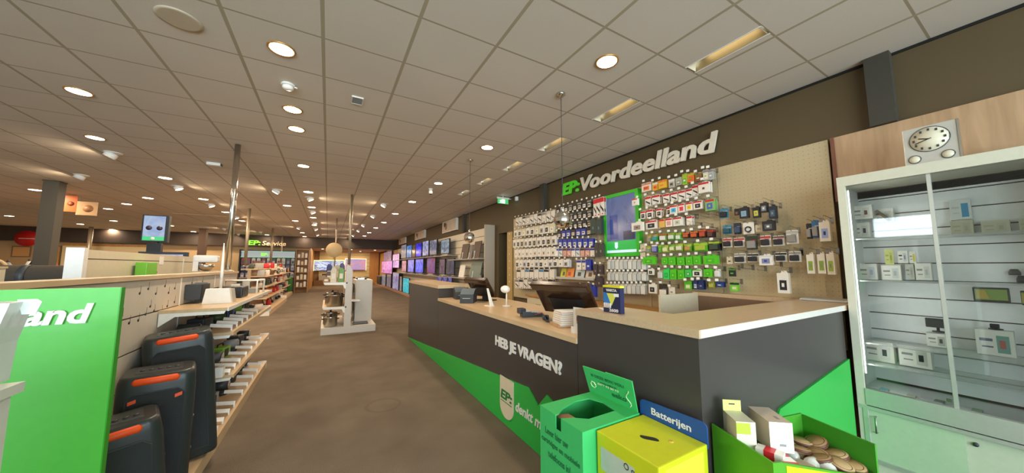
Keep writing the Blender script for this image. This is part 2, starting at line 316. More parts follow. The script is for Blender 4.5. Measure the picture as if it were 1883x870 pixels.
for i, (x, y, s) in enumerate(SP):
    p = at(x, y, 'z', CZ)
    t = thing('ceiling_spotlight', 'tilted ceiling spotlight, %.1f m away, aimed %s' % (p.y, 'right across the ceiling' if s > 0 else 'left across the ceiling'), 'spotlight', (p.x, p.y, CZ), group='tilted ceiling spotlights')
    b = B(); lathe(b, [(.075, 0.002), (.1, 0), (.1, -.008), (.078, -.012)], seg=24); obj('rim', b, WHITEP, t)
    rm = Matrix.Rotation(math.radians(-28 * s), 4, 'Y')
    b = B(); lathe(b, [(.03, .0), (.07, -.01), (.072, -.085), (.064, -.085), (.064, -.07)], (0, 0, 0), seg=24, mat=rm); obj('housing', b, WHITEP, t)
    b = B(); lathe(b, [(.001, -.083), (.06, -.083), (.06, -.07), (.001, -.07)], (0, 0, 0), seg=24, mat=rm); obj('lamp', b, LAMPG, t)
    l = bpy.data.lights.new('lamp_light', 'AREA'); l.shape = 'DISK'; l.size = .13; l.energy = LAMP_W; l.color = (1, .78, .52)
    o = bpy.data.objects.new('lamp_light', l); o.location = rm @ Vector((0, 0, -.095)); o.rotation_euler = (0, math.radians(-28 * s), 0); o.parent = t; sc.collection.objects.link(o)
for i, (x, y) in enumerate(((-.4, 26.0), (1.4, 26.0), (3.0, 26.0), (.5, 28.6), (2.2, 28.6))):
    t = thing('ceiling_downlight', 'small downlight in the low rear alcove ceiling, %s' % ('front left', 'front middle', 'front right', 'back left', 'back right')[i], 'ceiling light', (x, y, 2.72), group='alcove downlights')
    b = B(); lathe(b, [(.08, -.001), (.08, -.008), (.1, -.01), (.1, 0)], seg=20); obj('rim', b, WHITEP, t)
    b = B(); lathe(b, [(.001, -.007), (.079, -.007), (.079, -.001), (.001, -.001)], seg=20); obj('lamp', b, LAMPG, t)
    l = bpy.data.lights.new('lamp_light', 'AREA'); l.shape = 'DISK'; l.size = .15; l.energy = 26; l.color = (1, .76, .45)
    o = bpy.data.objects.new('lamp_light', l); o.location = (0, 0, -.015); o.parent = t; sc.collection.objects.link(o)
# speaker, detectors, vent, camera, exit sign
p = at(330, 35, 'z', CZ); t = thing('ceiling_speaker', 'round grey loudspeaker grille flush in the ceiling tile', 'ceiling speaker', p)
b = B(); lathe(b, [(.11, 0), (.125, -.002), (.125, -.007), (.105, -.008)], seg=32); obj('rim', b, M('speaker_rim', '#c2b29a', .5), t)
b = B(); lathe(b, [(.001, -.008), (.104, -.006), (.104, 0), (.001, 0)], seg=32); obj('grille', b, M('speaker_grille', '#c9bda8', .6, bump=.4, scale=300), t)
p = at(530, 155, 'z', CZ); t = thing('smoke_detector', 'white round smoke detector between two ceiling tile lines', 'smoke detector', p)
b = B(); lathe(b, [(.055, 0), (.06, -.012), (.055, -.02)], seg=24); obj('base', b, WHITEP, t)
b = B(); lathe(b, [(.045, -.02), (.048, -.04), (.03, -.055), (.001, -.058)], seg=24); obj('sensor_head', b, WHITEP, t)
b = B(); tube(b, [(.05, 0, -.015), (.075, .005, -.02)], .008); obj('indicator', b, WHITEP, t)
p = at(657, 184, 'z', CZ); t = thing('ceiling_vent', 'small square grey louvred vent in the ceiling tile', 'vent', p)
b = B(); box(b, -.055, .055, -.08, -.07, -.014, 0); box(b, -.055, .055, .07, .08, -.014, 0); box(b, -.055, -.047, -.07, .07, -.014, 0); box(b, .047, .055, -.07, .07, -.014, 0); obj('frame', b, M('vent_white', '#e2dccf', .5), t)
for k in range(9): bx('slat', GREY, t, -.047, .047, -.066 + k * .0155, -.056 + k * .0155, -.011, -.003)
bx('backing', DGREY, t, -.047, .047, -.07, .07, -.003, 0)
p = at(792, 347, 'z', CZ); t = thing('security_camera', 'small white dome security camera under the ceiling', 'security camera', p)
b = B(); lathe(b, [(.05, 0), (.05, -.02), (.035, -.03)], seg=20); obj('base', b, WHITEP, t)
b = B(); lathe(b, [(.03, -.03), (.048, -.06), (.045, -.1), (.03, -.12)], seg=20); obj('housing', b, WHITEP, t)
b = B(); lathe(b, [(.029, -.118), (.024, -.132), (.001, -.138)], seg=20); obj('lens', b, BLACK, t)
t = thing('exit_sign', 'green and white lit emergency exit sign by the ceiling on the dark wall', 'exit sign', (3.72, 6.95, 3.12))
bx('lamp_housing', WHITEP, t, -.17, .17, -.02, .02, .06, .1, bev=.006)
bx('sign_panel', M('exit_green', '#3f9a58', .4, emit=.9), t, -.15, .15, -.006, .006, -.06, .06)
b = B()
prism(b, [(-.02, -.012, -.045), (.05, -.012, -.045), (.05, -.012, .045), (-.02, -.012, .045)], (0, .004, 0))
tube(b, [(-.05, -.012, .03), (-.06, -.012, -.005), (-.09, -.012, -.04)], .007, 6); tube(b, [(-.06, -.012, -.005), (-.04, -.012, -.04)], .007, 6); tube(b, [(-.09, -.012, .015), (-.03, -.012, .012)], .006, 6)
obj('running_figure', b, M('exit_white', '#ffffff', .4, emit=2.0), t)
b = B(); tube(b, [(.17, 0, .08), (.235, 0, .08)], .012); tube(b, [(.0, 0, .1), (0, 0, .131)], .01); obj('bracket', b, WHITEP, t)
t = thing('motion_sensor', 'small white box sensor high on the dark wall by the exit sign', 'sensor', (3.93, 6.62, 3.15)); bx('housing', WHITEP, t, -.04, .024, -.035, .035, -.05, .05, bev=.01); b = B(); lathe(b, [(.001, -.06), (.018, -.055), (.022, -.048)], (-.01, 0, 0)); obj('lens', b, LGREY, t)
# mirror ball pendants
for (x, y, r, z, lab) in ((1.977, 2.448, .088, 1.955, 'shiny mirrored ball hanging on a thin cord, nearer one over the counter'), (1.955, 4.8, .088, 1.965, 'shiny mirrored ball hanging on a thin cord, farther one by the slatwall')):
    t = thing('pendant_lamp', lab, 'pendant lamp', (x, y, CZ), group='mirror ball pendants'); dz = z - CZ
    b = B(); lathe(b, [(.001, 0), (.045, 0), (.045, -.012), (.02, -.03), (.001, -.03)], seg=20); obj('ceiling_rose', b, CHROME, t)
    b = B(); tube(b, [(0, 0, -.03), (0, 0, dz + r)], .0035, 6); obj('cord', b, BLACK, t)
    b = B(); lathe(b, [(.001, dz + r + .04), (.014, dz + r + .035), (.018, dz + r - .006)], seg=16); obj('cap', b, CHROME, t)
    b = B(); bmesh.ops.create_uvsphere(b, u_segments=24, v_segments=14, radius=r, matrix=Matrix.Translation((0, 0, dz)))
    obj('shade', b, MIRROR, t)
# far ceiling wall photo boxes over the TV wall
for k, (ya, yb, z0, z1, lab) in enumerate(((10.75, 12.35, 2.80, 3.235, 'nearest framed face photo panel on the fascia above the slatwall'), (15.1, 17.0, 2.85, 3.235, 'second framed photo panel on the dark fascia above the televisions'), (19.5, 21.4, 2.88, 3.235, 'third framed photo panel on the dark fascia'), (24.2, 26.2, 2.45, 2.7, 'last framed photo panel past the dark beam'))):
    xx = 3.87; h = z1 - z0
    t = thing('photo_panel', lab, 'picture', (xx, ya, z0), group='photo panels above the television wall')
    bx('frame', WHITEP, t, 0, WX - xx - .001, 0, yb - ya, 0, h)
    bx('print', M('photo_print', '#cdbfaf', .5, noise=.2, scale=4), t, -.006, 0, .03, yb - ya - .03, .03, h - .03)
    b = B(); lathe(b, [(.001, 0), (h * .3, 0), (h * .3, .003), (.001, .003)], seg=20, mat=Matrix.Translation((-.006, (yb - ya) * .7, h * .52)) @ Matrix.Rotation(math.radians(-90), 4, 'Y')); obj('printed_face', b, M('skin_print', '#9c8069', .6), t)
    b = B(); lathe(b, [(.001, 0), (h * .2, 0), (h * .2, .003), (.001, .003)], seg=20, mat=Matrix.Translation((-.0092, (yb - ya) * .78, h * .7)) @ Matrix.Rotation(math.radians(-90), 4, 'Y')); obj('printed_hair', b, M('hair_print', '#4a372c', .6), t)
# ================================================================== SERVICE COUNTER
CX = 1.541; CYN = 0.911; H1 = 1.20; H0 = 1.0
t = thing('service_counter', 'dark L-shaped service counter with pale oak tops and green zigzag base', 'counter', (CX, CYN, 0))
def cb(name, m, *a, **k):
    b = B(); box(b, *a, **k); bmesh.ops.translate(b, verts=b.verts[:], vec=(-CX, -CYN, 0)); return obj(name, b, m, t)
cb('front_panel', COUNTER, CX, CX + .03, CYN + .03, 1.765, 0.02, H1 - .04)
cb('front_panel', COUNTER, CX, CX + .03, 1.770, 5.035, 0.02, H0 - .04)
cb('front_panel', COUNTER, CX, CX + .03, 5.040, 7.13, 0.02, H1 - .05)
cb('side_panel', COUNTER, CX, 3.46, CYN, CYN + .03, 0.02, H1 - .04)
cb('end_panel', COUNTER, CX + .03, 2.05, 7.10, 7.13, 0.02, H1 - .05)
cb('step_panel', COUNTER, CX + .03, 2.05, 5.04, 5.06, H0, H1 - .05)
cb('step_panel', COUNTER, CX + .03, 1.92, 1.745, 1.765, H0 - .3, H1 - .04)
# tops (one mitred L for the high corner, with its raised right return)
b = B(); prism(b, [(-.012, -.012, H1 - .04), (1.92, -.012, H1 - .04), (2.41, -.012, H1 - .04), (2.41, 1.37, H1 - .04), (2.25, 1.37, H1 - .04), (2.23, .37, H1 - .04), (.37, .37, H1 - .04), (.37, .858, H1 - .04), (-.012, .858, H1 - .04)], (0, 0, .04))
obj('high_worktop', b, OAKX, t)
cb('low_worktop', OAK, CX - .012, 2.40, 1.770, 5.035, H0 - .04, H0)
cb('end_worktop', OAK, CX - .012, 2.06, 5.028, 7.14, H1 - .05, H1)
cb('edge_strip', WHITE, CX + .001, 3.47, CYN - .0135, CYN - .012, H1 - .039, H1 - .001)
# inner faces of the high part
cb('inner_panel', OAKX, CX + .35, 3.76, CYN + .33, CYN + .35, .5, H1 - .04)
cb('inner_panel', M('shade_tinted_laminate', '#7a604c', .5), 3.76, 3.78, CYN + .35, 2.20, .5, H1 - .04)  # right inner face lies in shadow; that shade is put into the brown
cb('inner_panel', CREAM, 3.07, 3.76, 2.20, 2.22, .5, H1 - .005)
cb('shelf', OAKX, CX + .03, CX + .86, CYN + .36, 1.76, .72, .74)
cb('inner_panel', OAKX, 2.38, 2.40, 1.78, 5.03, .02, H0 - .04)
cb('inner_panel', OAKX, 2.03, 2.05, 5.06, 7.10, .02, H1 - .05)
# green zigzag plinth panels, 12 mm proud
F_ = [(7.13, 0.004), (4.989, .215), (2.846, .425), (2.396, .468), (2.25, .372), (2.128, .497), (1.1, .17), (1.1, .004)]
b = B(); prism(b, [(-.012, y - CYN, z) for y, z in F_], (.0115, 0, 0)); obj('green_base_panel', b, GREEN, t)
b = B(); prism(b, [(.75, -.012, .685), (1.93, -.012, .80), (1.93, -.012, .004), (.45, -.012, .004), (.45, -.012, .38)], (0, .0115, 0)); obj('green_side_panel', b, GREEN, t)
CWH = M('sign_white', '#e4dfd8', .5)
# logo shield
b = B(); pts = [(-.02, 2.895 - CYN, .437), (-.02, 2.895 - CYN, .18)] + [(-.02, 2.765 - CYN + .13 * math.cos(a), .18 - .11 * math.sin(a)) for a in [math.pi * k / 10 for k in range(1, 10)]] + [(-.02, 2.635 - CYN, .18), (-.02, 2.635 - CYN, .437)]
prism(b, pts, (.008, 0, 0)); sh = obj('logo_shield', b, CREAM, t)
tg = text('logo_letters', 'EP:', (-.0205, 2.875 - CYN, .235), NX, UP, .22, .085, M('logo_green', '#1f7a3a', .5), sh, .003, bold=.03, shear=.15)
b = B(); box(b, -.0225, -.02, 2.66 - CYN, 2.875 - CYN, .212, .218); obj('logo_rule', b, M('logo_green'), sh)
text('slogan_letters', 'denkt mee', (-.0125, 2.60 - CYN, .205), NX, UP, .52, .085, CWH, t, .004, bold=.02, shear=.2)
text('question_letters', 'HEB JE VRAGEN?', (-.001, 3.03 - CYN, .665), NX, UP, 1.09, .128, CWH, t, .006, bold=.035, space=1.0)
# ================================================================== RIGHT WALL SIGN
t = thing('shop_sign', 'raised lettering sign in green and cream on the dark upper wall', 'sign', (WX, 4.85, 2.85))
text('green_letters', 'EP:', (-.03, 0, .02), NX, UP, .50, .23, M('sign_green', '#4fc62c', .45, emit=.12), t, .028, bold=.035, shear=.18)
text('cream_letters', 'Voordeelland', (-.03, -.53, .0), NX, UP, 2.37, .25, M('sign_cream', '#e6dac6', .5), t, .028, bold=.03, shear=.18)
# ================================================================== PEGBOARD PANELS, HOOKS AND PACKS
PX = 3.93; PEG = mat_pegboard()
PANELS = []
for (ya, yb, lab) in ((1.02, 1.985, 'cream perforated wall board right of the ink packs, mostly bare at the top'), (1.99, 2.93, 'cream perforated wall board full of ink and green packs'), (2.935, 3.88, 'cream perforated wall board behind the green framed screen'), (3.885, 5.0, 'cream perforated wall board with blue and black packs'), (5.005, 6.75, 'leftmost cream perforated wall board with white cable packs')):
    p = bx('pegboard', PEG, None, PX - .018, PX, ya, yb, .78, 2.655); tag(p, lab, 'pegboard', 'perforated wall boards'); PANELS.append((ya, yb, p))
t = thing('pegboard_post', 'amber wooden upright with round white plugs at the left end of the pegboard', 'panel', (PX, 6.8, 0))
bx('board', M('amber_post', '#b99b62', .5), t, -.03, .02, 0, .26, .0, 2.36)
for k in range(9):
    b = B(); lathe(b, [(.001, -.006), (.016, -.006), (.016, 0), (.001, 0)], seg=12, mat=Matrix.Rotation(math.radians(90), 4, 'Y')); bmesh.ops.translate(b, verts=b.verts[:], vec=(-.031, .13, .95 + k * .17)); obj('plug', b, WHITEP, t)
HOOKM = M('hook_wire', '#8e8a82', .35, .9)
hook_mesh = {}
def hook(y, z, L=.17, tagged=True):
    """one wire hook of the board (back bar, prong, label arm) with its price tag"""
    par = next((p for a, b_, p in PANELS if a <= y <= b_), None)
    if par is None: par = PANELS[0][2] if y < 1.5 else PANELS[-1][2]
    if (L, 0) not in hook_mesh:
        b = B(); tube(b, [(0, 0, 0), (-L, 0, .004), (-L - .012, 0, .016)], .0022, 5); tube(b, [(0, 0, .035), (-L - .02, 0, .05), (-L - .024, 0, .035)], .0016, 5); box(b, -.004, .001, -.012, .012, -.012, .045)
        o = obj('hook', b, HOOKM); hook_mesh[(L, 0)] = o.data; bpy.data.objects.remove(o)
        b = B(); box(b, -L - .027, -L - .024, -.018, .018, .018, .046); o = obj('price_tag', b, TAGM); hook_mesh[(L, 1)] = o.data; bpy.data.objects.remove(o)
    o = bpy.data.objects.new('hook', hook_mesh[(L, 0)]); sc.collection.objects.link(o); o.location = (PX - .018, y, z); o.parent = par
    if tagged:
        q = bpy.data.objects.new('price_tag', hook_mesh[(L, 1)]); sc.collection.objects.link(q); q.parent = o
    return o
def pack_bm(W, H, D, art):
    """a hanging pack facing -X, centre top at the origin; materials: 0 card, 1 header, 2 product, 3 accent"""
    b = B(); h = W / 2
    hang = min(.022, H * .14)
    if art in ('blister', 'header', 'cable', 'card'):
        t_ = min(.006, D)
        # card with a euro hole tab
        prism(b, [(0, -h, -H), (0, h, -H), (0, h, -hang * .2), (0, h * .45, 0), (0, -h * .45, 0), (0, -h, -hang * .2)], (t_, 0, 0))
        box(b, -.001, 0, -h * .98, h * .98, -H * .27, -hang * .5, 1)
        if art == 'blister':
            box(b, -D + .005, 0, -h * .72, h * .72, -H * .9, -H * .36, 2, bev=min(D, W) * .18)
            box(b, -.002, 0, -h * .8, h * .2, -H * .34, -H * .3, 3)
        elif art == 'cable':
            tube(b, [(-.008, h * .55 * math.cos(a * .7), -H * .6 + H * .22 * math.sin(a * .7)) for a in range(0, 14)], min(.006, W * .07), 6, 2)
            box(b, -.01, 0, -h * .2, h * .2, -H * .93, -H * .82, 3)
        elif art == 'header':
            prism(b, [(-.0015, -h * .7, -H * .85), (-.0015, h * .75, -H * .55), (-.0015, h * .75, -H * .42), (-.0015, -h * .7, -H * .68)], (.0015, 0, 0), 2)
            box(b, -.0015, 0, -h * .5, h * .1, -H * .95, -H * .88, 3)
        else:
            box(b, -.0015, 0, -h * .6, h * .6, -H * .88, -H * .42, 2)
            box(b, -.002, 0, -h * .3, h * .5, -H * .7, -H * .55, 3)
    elif art == 'box':
        box(b, -D, 0, -h, h, -H, -hang, 0)
        prism(b, [(-.001, -h * .6, -hang), (-.001, h * .6, -hang), (-.001, h * .4, 0), (-.001, -h * .4, 0)], (.001, 0, 0), 0)
        box(b, -D - .001, -D, -h * .98, h * .98, -H * .3, -hang * 1.05, 1)
        box(b, -D - .0015, -D, -h * .6, h * .6, -H * .86, -H * .42, 2)
        box(b, -D - .002, -D, -h * .2, h * .25, -H * .72, -H * .55, 3)
    elif art == 'bag':
        prism(b, [(0, -h, -H), (0, h, -H), (0, h, 0), (0, -h, 0)], (.002, 0, 0), 1)
        box(b, -D, 0, -h * .9, h * .9, -H * .95, -H * .2, 0, bev=min(D, W) * .3)
        tube(b, [(-D * .6 - .003, h * .5 * math.cos(a * .8), -H * .55 + H * .2 * math.sin(a * .8)) for a in range(0, 9)], .004, 5, 2)
        box(b, -.002, 0, -h * .9, h * .9, -H * .18, -H * .02, 3)
    return b
C = lambda h: M('print_' + h.strip('#'), h, .45, noise=.05, scale=60)
pack_cache = {}; STUFF = []
def pack(px0, px1, py0, py1, art, cols, label, group, D=.03, X=3.77, n=1, hk=True, cat='pack', name='hanging_pack', gap=None, bare=False):
    xc = (px0 + px1) / 2; a = at(px0, (py0 + py1) / 2, 'x', X); b_ = at(px1, (py0 + py1) / 2, 'x', X)
    top = at(xc, py0, 'x', X); bot = at(xc, py1, 'x', X); W = abs(a.y - b_.y); y = (a.y + b_.y) / 2; z1, z0 = top.z, bot.z
    W = max(.03, round(W * .94, 2)); H = max(.04, round(z1 - z0, 2))
    key = (W, H, D, art, tuple(cols))
    out = []
    for k in range(n):
        if k:
            STUFF.append((pack_cache[key], (X + k * (gap or max(D + .012, .03)), y, z1))); continue
        if key not in pack_cache:
            o = obj(name, pack_bm(W, H, D, art), [C(c) for c in cols]); pack_cache[key] = o.data
        else:
            o = bpy.data.objects.new(name, pack_cache[key]); sc.collection.objects.link(o)
        o.location = (X + k * (gap or max(D + .012, .03)), y, z1)
        tag(o, label, cat, group); out.append(o)
    if hk: hook(y, z1 - .012, .17, not bare)
    return out
def row(desc, place, rects, art, cols, D=.03, n=1, X=3.77, group=None, arts=None):
    for i, r in enumerate(rects):
        c = cols[i % len(cols)] if isinstance(cols[0], (list, tuple)) else cols
        a = arts[i % len(arts)] if arts else art
        pack(*r, a, c, '%s, %s in %s' % (desc, ORD[i], place), group or place, D, X, n)
def spread(x0, x1, n, yt0, yt1, yb0, yb1):
    """n packs from px x0 to x1; top and bottom edges run linearly (narrower in the distance)"""
    out = []; 
    # equal real widths: spacing by perspective along the wall
    Y0 = at(x0, 430, 'x', 3.77).y; Y1 = at(x1, 430, 'x', 3.77).y
    def px(Y):
        v = Vector((3.77, Y, 1.9)) - Vector((0, 0, EYE)); return 941.5 + FPX * v.dot(_R) / v.dot(_F)
    for i in range(n):
        a = px(Y0 + (Y1 - Y0) * i / n); b_ = px(Y0 + (Y1 - Y0) * (i + .93) / n); f = ((a + b_) / 2 - x0) / (x1 - x0)
        out.append((a, b_, yt0 + (yt1 - yt0) * f, yb0 + (yb1 - yb0) * f))
    return out
WH = '#e9e1d4'; BK = '#26262a'; GY = '#8f8a84'; BL = '#2b3aa0'; PK = '#d9a08c'; BE = '#d6c8ae'
whites = [(WH, BE, BK, GY), (WH, WH, GY, BK), (WH, BK, BK, '#b5352c'), (WH, GY, BE, BK)]
row('white cable pack', 'the top row of the leftmost wall board', spread(948, 1021, 10, 401, 386, 416, 406), 'header', whites, .02, 3)
row('pale boxed pack', 'the second row of the leftmost wall board', spread(947, 1022, 9, 423, 408, 436, 428), 'box', [(WH, WH, GY, BK), (WH, BE, BK, GY), ('#d9cfae', '#d9cfae', WH, GY)], .03, 2)
row('white boxed pack', 'the third row of the leftmost wall board', spread(945, 1025, 10, 440, 432, 456, 450), 'box', [(WH, WH, GY, BK), (WH, WH, BK, GY), (BE, WH, BK, GY)], .03, 2)
row('white slim boxed pack', 'the fourth row of the leftmost wall board', spread(948, 1024, 10, 458, 453, 474, 471), 'box', [(WH, WH, WH, GY), (WH, WH, BE, BK)], .03, 2)
row('white small boxed pack', 'the fifth row of the leftmost wall board', spread(950, 1048, 12, 477, 476, 492, 491), 'box', [(WH, WH, BK, GY), (WH, WH, WH, BK), ('#d9d6d6', WH, GY, BK)], .03, 2)
row('white charger pack', 'the sixth row of the leftmost wall board', spread(950, 1020, 8, 496, 495, 511, 513), 'header', [(WH, BK, WH, BK), (WH, WH, WH, GY), (WH, '#3f86b5', WH, BK)], .03, 2)
row('white adapter pack', 'the bottom row of the leftmost wall board', spread(947, 1018, 8, 514, 513, 530, 532), 'header', [(WH, GY, BK, GY), (WH, BK, WH, BK), (WH, WH, '#5b4a74', GY)], .03, 2)
bws = [(BK, BK, WH, GY), (BK, GY, BE, BK)]
row('small black pack with pale label', 'the top row above the mirrored ball', spread(1022, 1088, 8, 383, 366, 394, 381), 'card', bws, .02, 2)
row('small black pack with white window', 'the second row behind the mirrored ball', spread(1024, 1088, 8, 397, 386, 408, 400), 'card', bws, .02, 2)
row('small black accessory pack', 'the third row behind the mirrored ball', spread(1024, 1088, 8, 412, 404, 423, 417), 'card', bws, .02, 2)
row('small blue and white pack', 'the fourth row under the mirrored ball', spread(1024, 1088, 7, 426, 418, 438, 431), 'card', [(BK, BK, BE, GY), (BL, BL, WH, GY), (BL, BL, WH, BK)], .02, 2)
row('blue topped white pack', 'the fifth row right of the white boxes', spread(1026, 1092, 7, 440, 438, 455, 454), 'card', [(BL, BL, WH, GY), (BL, BL, '#cfd8dc', BK)], .02, 2)
row('blue topped pale bag', 'the sixth row right of the white boxes', spread(1020, 1094, 9, 457, 456, 472, 472), 'header', [(WH, BL, WH, GY), ('#cfd4d4', BL, GY, WH), (PK, BK, PK, GY), (PK, BL, '#e6c4b4', BK)], .02, 2)
row('blue hanging pack', 'the seventh row beside the dark gift cards', [(1060, 1069, 478, 496), (1070, 1077, 478, 496), (1077, 1087, 477, 497)], 'card', [(WH, BL, WH, GY), (BE, BL, WH, GY), (BL, BL, BL, WH)], .03, 2)
row('blue boxed pack', 'the bottom row above the wall cabinet', [(1067, 1076, 524, 542), (1075, 1083, 524, 543), (1082, 1092, 522, 546), (1092, 1099, 524, 546)], 'box', [(WH, BL, WH, GY), (BE, BL, WH, GY), (BL, BL, BL, WH), (BL, BL, BL, BL)], .04, 1)
# card tray with sleeves
ta = at(1024, 503, 'x', 3.80); tb = at(1094, 503, 'x', 3.80)
t = thing('card_tray', 'slim wall tray holding upright sleeves in yellow, orange, grey and beige', 'tray', (3.86, ta.y, 1.28))
WT = ta.y - tb.y
bx('tray', LGREY, t, -.09, .05, -WT, 0, -.01, 0); bx('lip', LGREY, t, -.094, -.09, -WT, 0, -.01, .03)
bx('back_plate', LGREY, t, .045, .05, -WT, 0, 0, .08)
for i, (f0, f1, c1, c2, lab) in enumerate(((.1, .28, '#c9c23a', '#57612c', 'yellow'), (.24, .46, '#e88a3e', '#b5411f', 'orange'), (.5, .73, '#b9c2bd', '#3b3a40', 'grey'), (.77, .99, '#cdb9a2', '#5c4a44', 'beige'))):
    b = B(); W_ = (f1 - f0) * WT; rm = Matrix.Rotation(math.radians(14), 4, 'Y')
    box(b, -.004, .004, -W_, 0, 0, .19, 0, mat=rm); box(b, -.006, -.004, -W_ * .65, -W_ * .3, .05, .12, 1, mat=rm)
    o = obj('sleeve', b, [C(c1), C(c2)]); o.location = (3.80, ta.y - f0 * WT, 1.282); tag(o, '%s sleeve standing in the slim wall tray left of the dark packs' % lab, 'sleeve', 'sleeves in the wall tray')
DG = '#34423d'
row('tall red and white pack', 'the top row left of the green frame', [(1091, 1097, 366, 399), (1096, 1104, 364, 398), (1103, 1111, 362, 396)], 'header', [(WH, '#d3202c', BK, '#d3202c')], .03, 2)
row('dark green gift card block', 'the row left of the green screen frame', [(1090, 1101, 402, 430), (1101, 1111, 401, 431)], 'box', [(DG, DG, DG, '#4d7c78')], .06, 1)
row('dark grey hanging card', 'the lower row left of the green frame', [(1097, 1105, 447, 472), (1105, 1113, 446, 472)], 'box', [('#403e38', '#403e38', '#403e38', GY)], .05, 1)
row('dark brown hanging pack', 'the stack under the dark grey cards', [(1095, 1103, 486, 505), (1104, 1112, 486, 505), (1100, 1112, 508, 528)], 'box', [('#45383a', '#45383a', '#45383a', GY)], .05, 1)
clear = [('#c9c9c2', '#9b9c96', BK, '#e4ded2'), ('#b9bcb8', '#9b9c96', GY, '#e4ded2'), ('#d8d5cb', '#a8a8a0', '#5d5f60', '#e4ded2')]
for rr, (a_, b_, c_) in enumerate(((477, 496, 'top'), (500, 517, 'middle'), (522, 541, 'bottom'))):
    row('small clear plastic pack', 'the %s row under the green framed screen' % c_, spread(1118, 1190 if rr < 2 else 1188, 9, a_, a_, b_, b_ + 1), 'bag', clear, .03, 2)
row('white boxed pack', 'front of the green screen frame edge', [(1165, 1176, 364, 379), (1164, 1186, 407, 425)], 'box', [(WH, '#d3202c', WH, GY), (WH, WH, GY, '#8a4a3f')], .04, 1, X=3.70)
row('plain beige card', 'the column right of the green frame', [(1177, 1188, 448, 462), (1177, 1187, 464, 478)], 'card', [(BE, BE, BE, GY)], .02, 1)
# ink section (px from the photograph)
OR = '#e87a30'; YE = '#e5b531'; GN = '#57b52b'; LG = '#a9bf3a'; RD = '#c9202f'
ink1 = [((1179, 1198), (336, 352), (WH, '#d98a6a', OR, RD)), ((1199, 1211), (335, 350), (YE, WH, OR, RD)), ((1209, 1226), (331, 346), (YE, OR, YE, OR)), ((1229, 1241), (329, 345), ('#c9c2b5', WH, GY, BK)), ((1242, 1254), (326, 341), ('#a9ad98', '#a9ad98', GY, WH)), ((1254, 1264), (319, 339), (LG, LG, GN, WH)), ((1264, 1276), (318, 335), (OR, LG, '#e4532a', GN)), ((1277, 1291), (319, 333), ('#8b5a36', '#6f7a2e', '#8b5a36', WH)), ((1292, 1303), (312, 331), ('#d8d2bf', GY, WH, LG)), ((1302, 1312), (311, 330), ('#b5b6ae', GY, '#9aa3a0', WH))]
row('colourful gift card pack', 'the top row under the sign letters', [(*a, *b_) for a, b_, _ in ink1], 'card', [c for *_, c in ink1], .02, 2)
def inkrow(desc, place, lst, n=2, D=.03):
    row(desc, place, [l[:4] for l in lst], None, [l[5] for l in lst], D, n, arts=[l[4] for l in lst])
iw = (WH, RD, BK, GY)
inkrow('red topped white ink pack', 'the second row of the ink board', [(1186, 1197, 361, 379, 'header', iw), (1198, 1214, 358, 376, 'header', iw), (1219, 1231, 356, 373, 'header', iw), (1233, 1246, 353, 370, 'header', iw), (1247, 1260, 350, 367, 'header', iw), (1261, 1273, 347, 364, 'header', iw), (1273, 1284, 340, 360, 'header', iw), (1286, 1307, 333, 355, 'box', (WH, RD, WH, '#6b3a20'))])
inkrow('ink pack with red header', 'the third row of the ink board', [(1177, 1187, 388, 402, 'card', iw), (1188, 1201, 385, 401, 'card', iw), (1206, 1217, 383, 398, 'card', iw), (1225, 1234, 380, 395, 'card', iw), (1234, 1248, 376, 393, 'box', (WH, RD, '#3fb2dd', '#2a7fb0')), (1249, 1262, 373, 391, 'box', (WH, RD, '#e0455a', '#c92a44')), (1263, 1276, 371, 388, 'box', (WH, RD, '#e8c72f', '#c9a01c')), (1277, 1294, 368, 385, 'box', (WH, RD, BK, GY)), (1299, 1316, 364, 388, 'box', ('#7fb46a', RD, '#4c59b5', '#8ac43a'))])
inkrow('ink pack with red top band', 'the fourth row of the ink board', [(1189, 1211, 404, 421, 'box', (WH, RD, BK, GY)), (1214, 1225, 402, 419, 'box', ('#dcb15a', RD, '#dcb15a', YE)), (1226, 1239, 400, 417, 'box', (WH, RD, '#d99a8c', PK)), (1240, 1256, 398, 415, 'box', (WH, RD, '#c3c8b0', GY)), (1262, 1273, 397, 414, 'header', (WH, RD, BE, GY))])
inkrow('battery pack', 'the fifth row of the ink board', [(1190, 1198, 432, 447, 'blister', (LG, '#cda05c', GY, WH)), (1198, 1210, 430, 444, 'blister', (GN, '#c9805a', '#3f8d88', WH)), (1212, 1226, 429, 443, 'blister', ('#8aa63a', '#b9603a', '#d8d8d0', BK)), (1228, 1241, 428, 441, 'blister', (GN, '#a89f42', '#d8d8d0', BK)), (1242, 1253, 428, 441, 'blister', (GN, LG, '#d8d8d0', GY)), (1255, 1268, 427, 438, 'blister', (BK, OR, '#c25a30', RD)), (1269, 1284, 425, 438, 'blister', (BK, OR, '#c25a30', RD)), (1285, 1299, 421, 436, 'blister', (BK, '#d0603a', '#b54a2a', RD)), (1300, 1313, 422, 437, 'blister', (BK, '#c0442a', '#5b3a30', RD))])
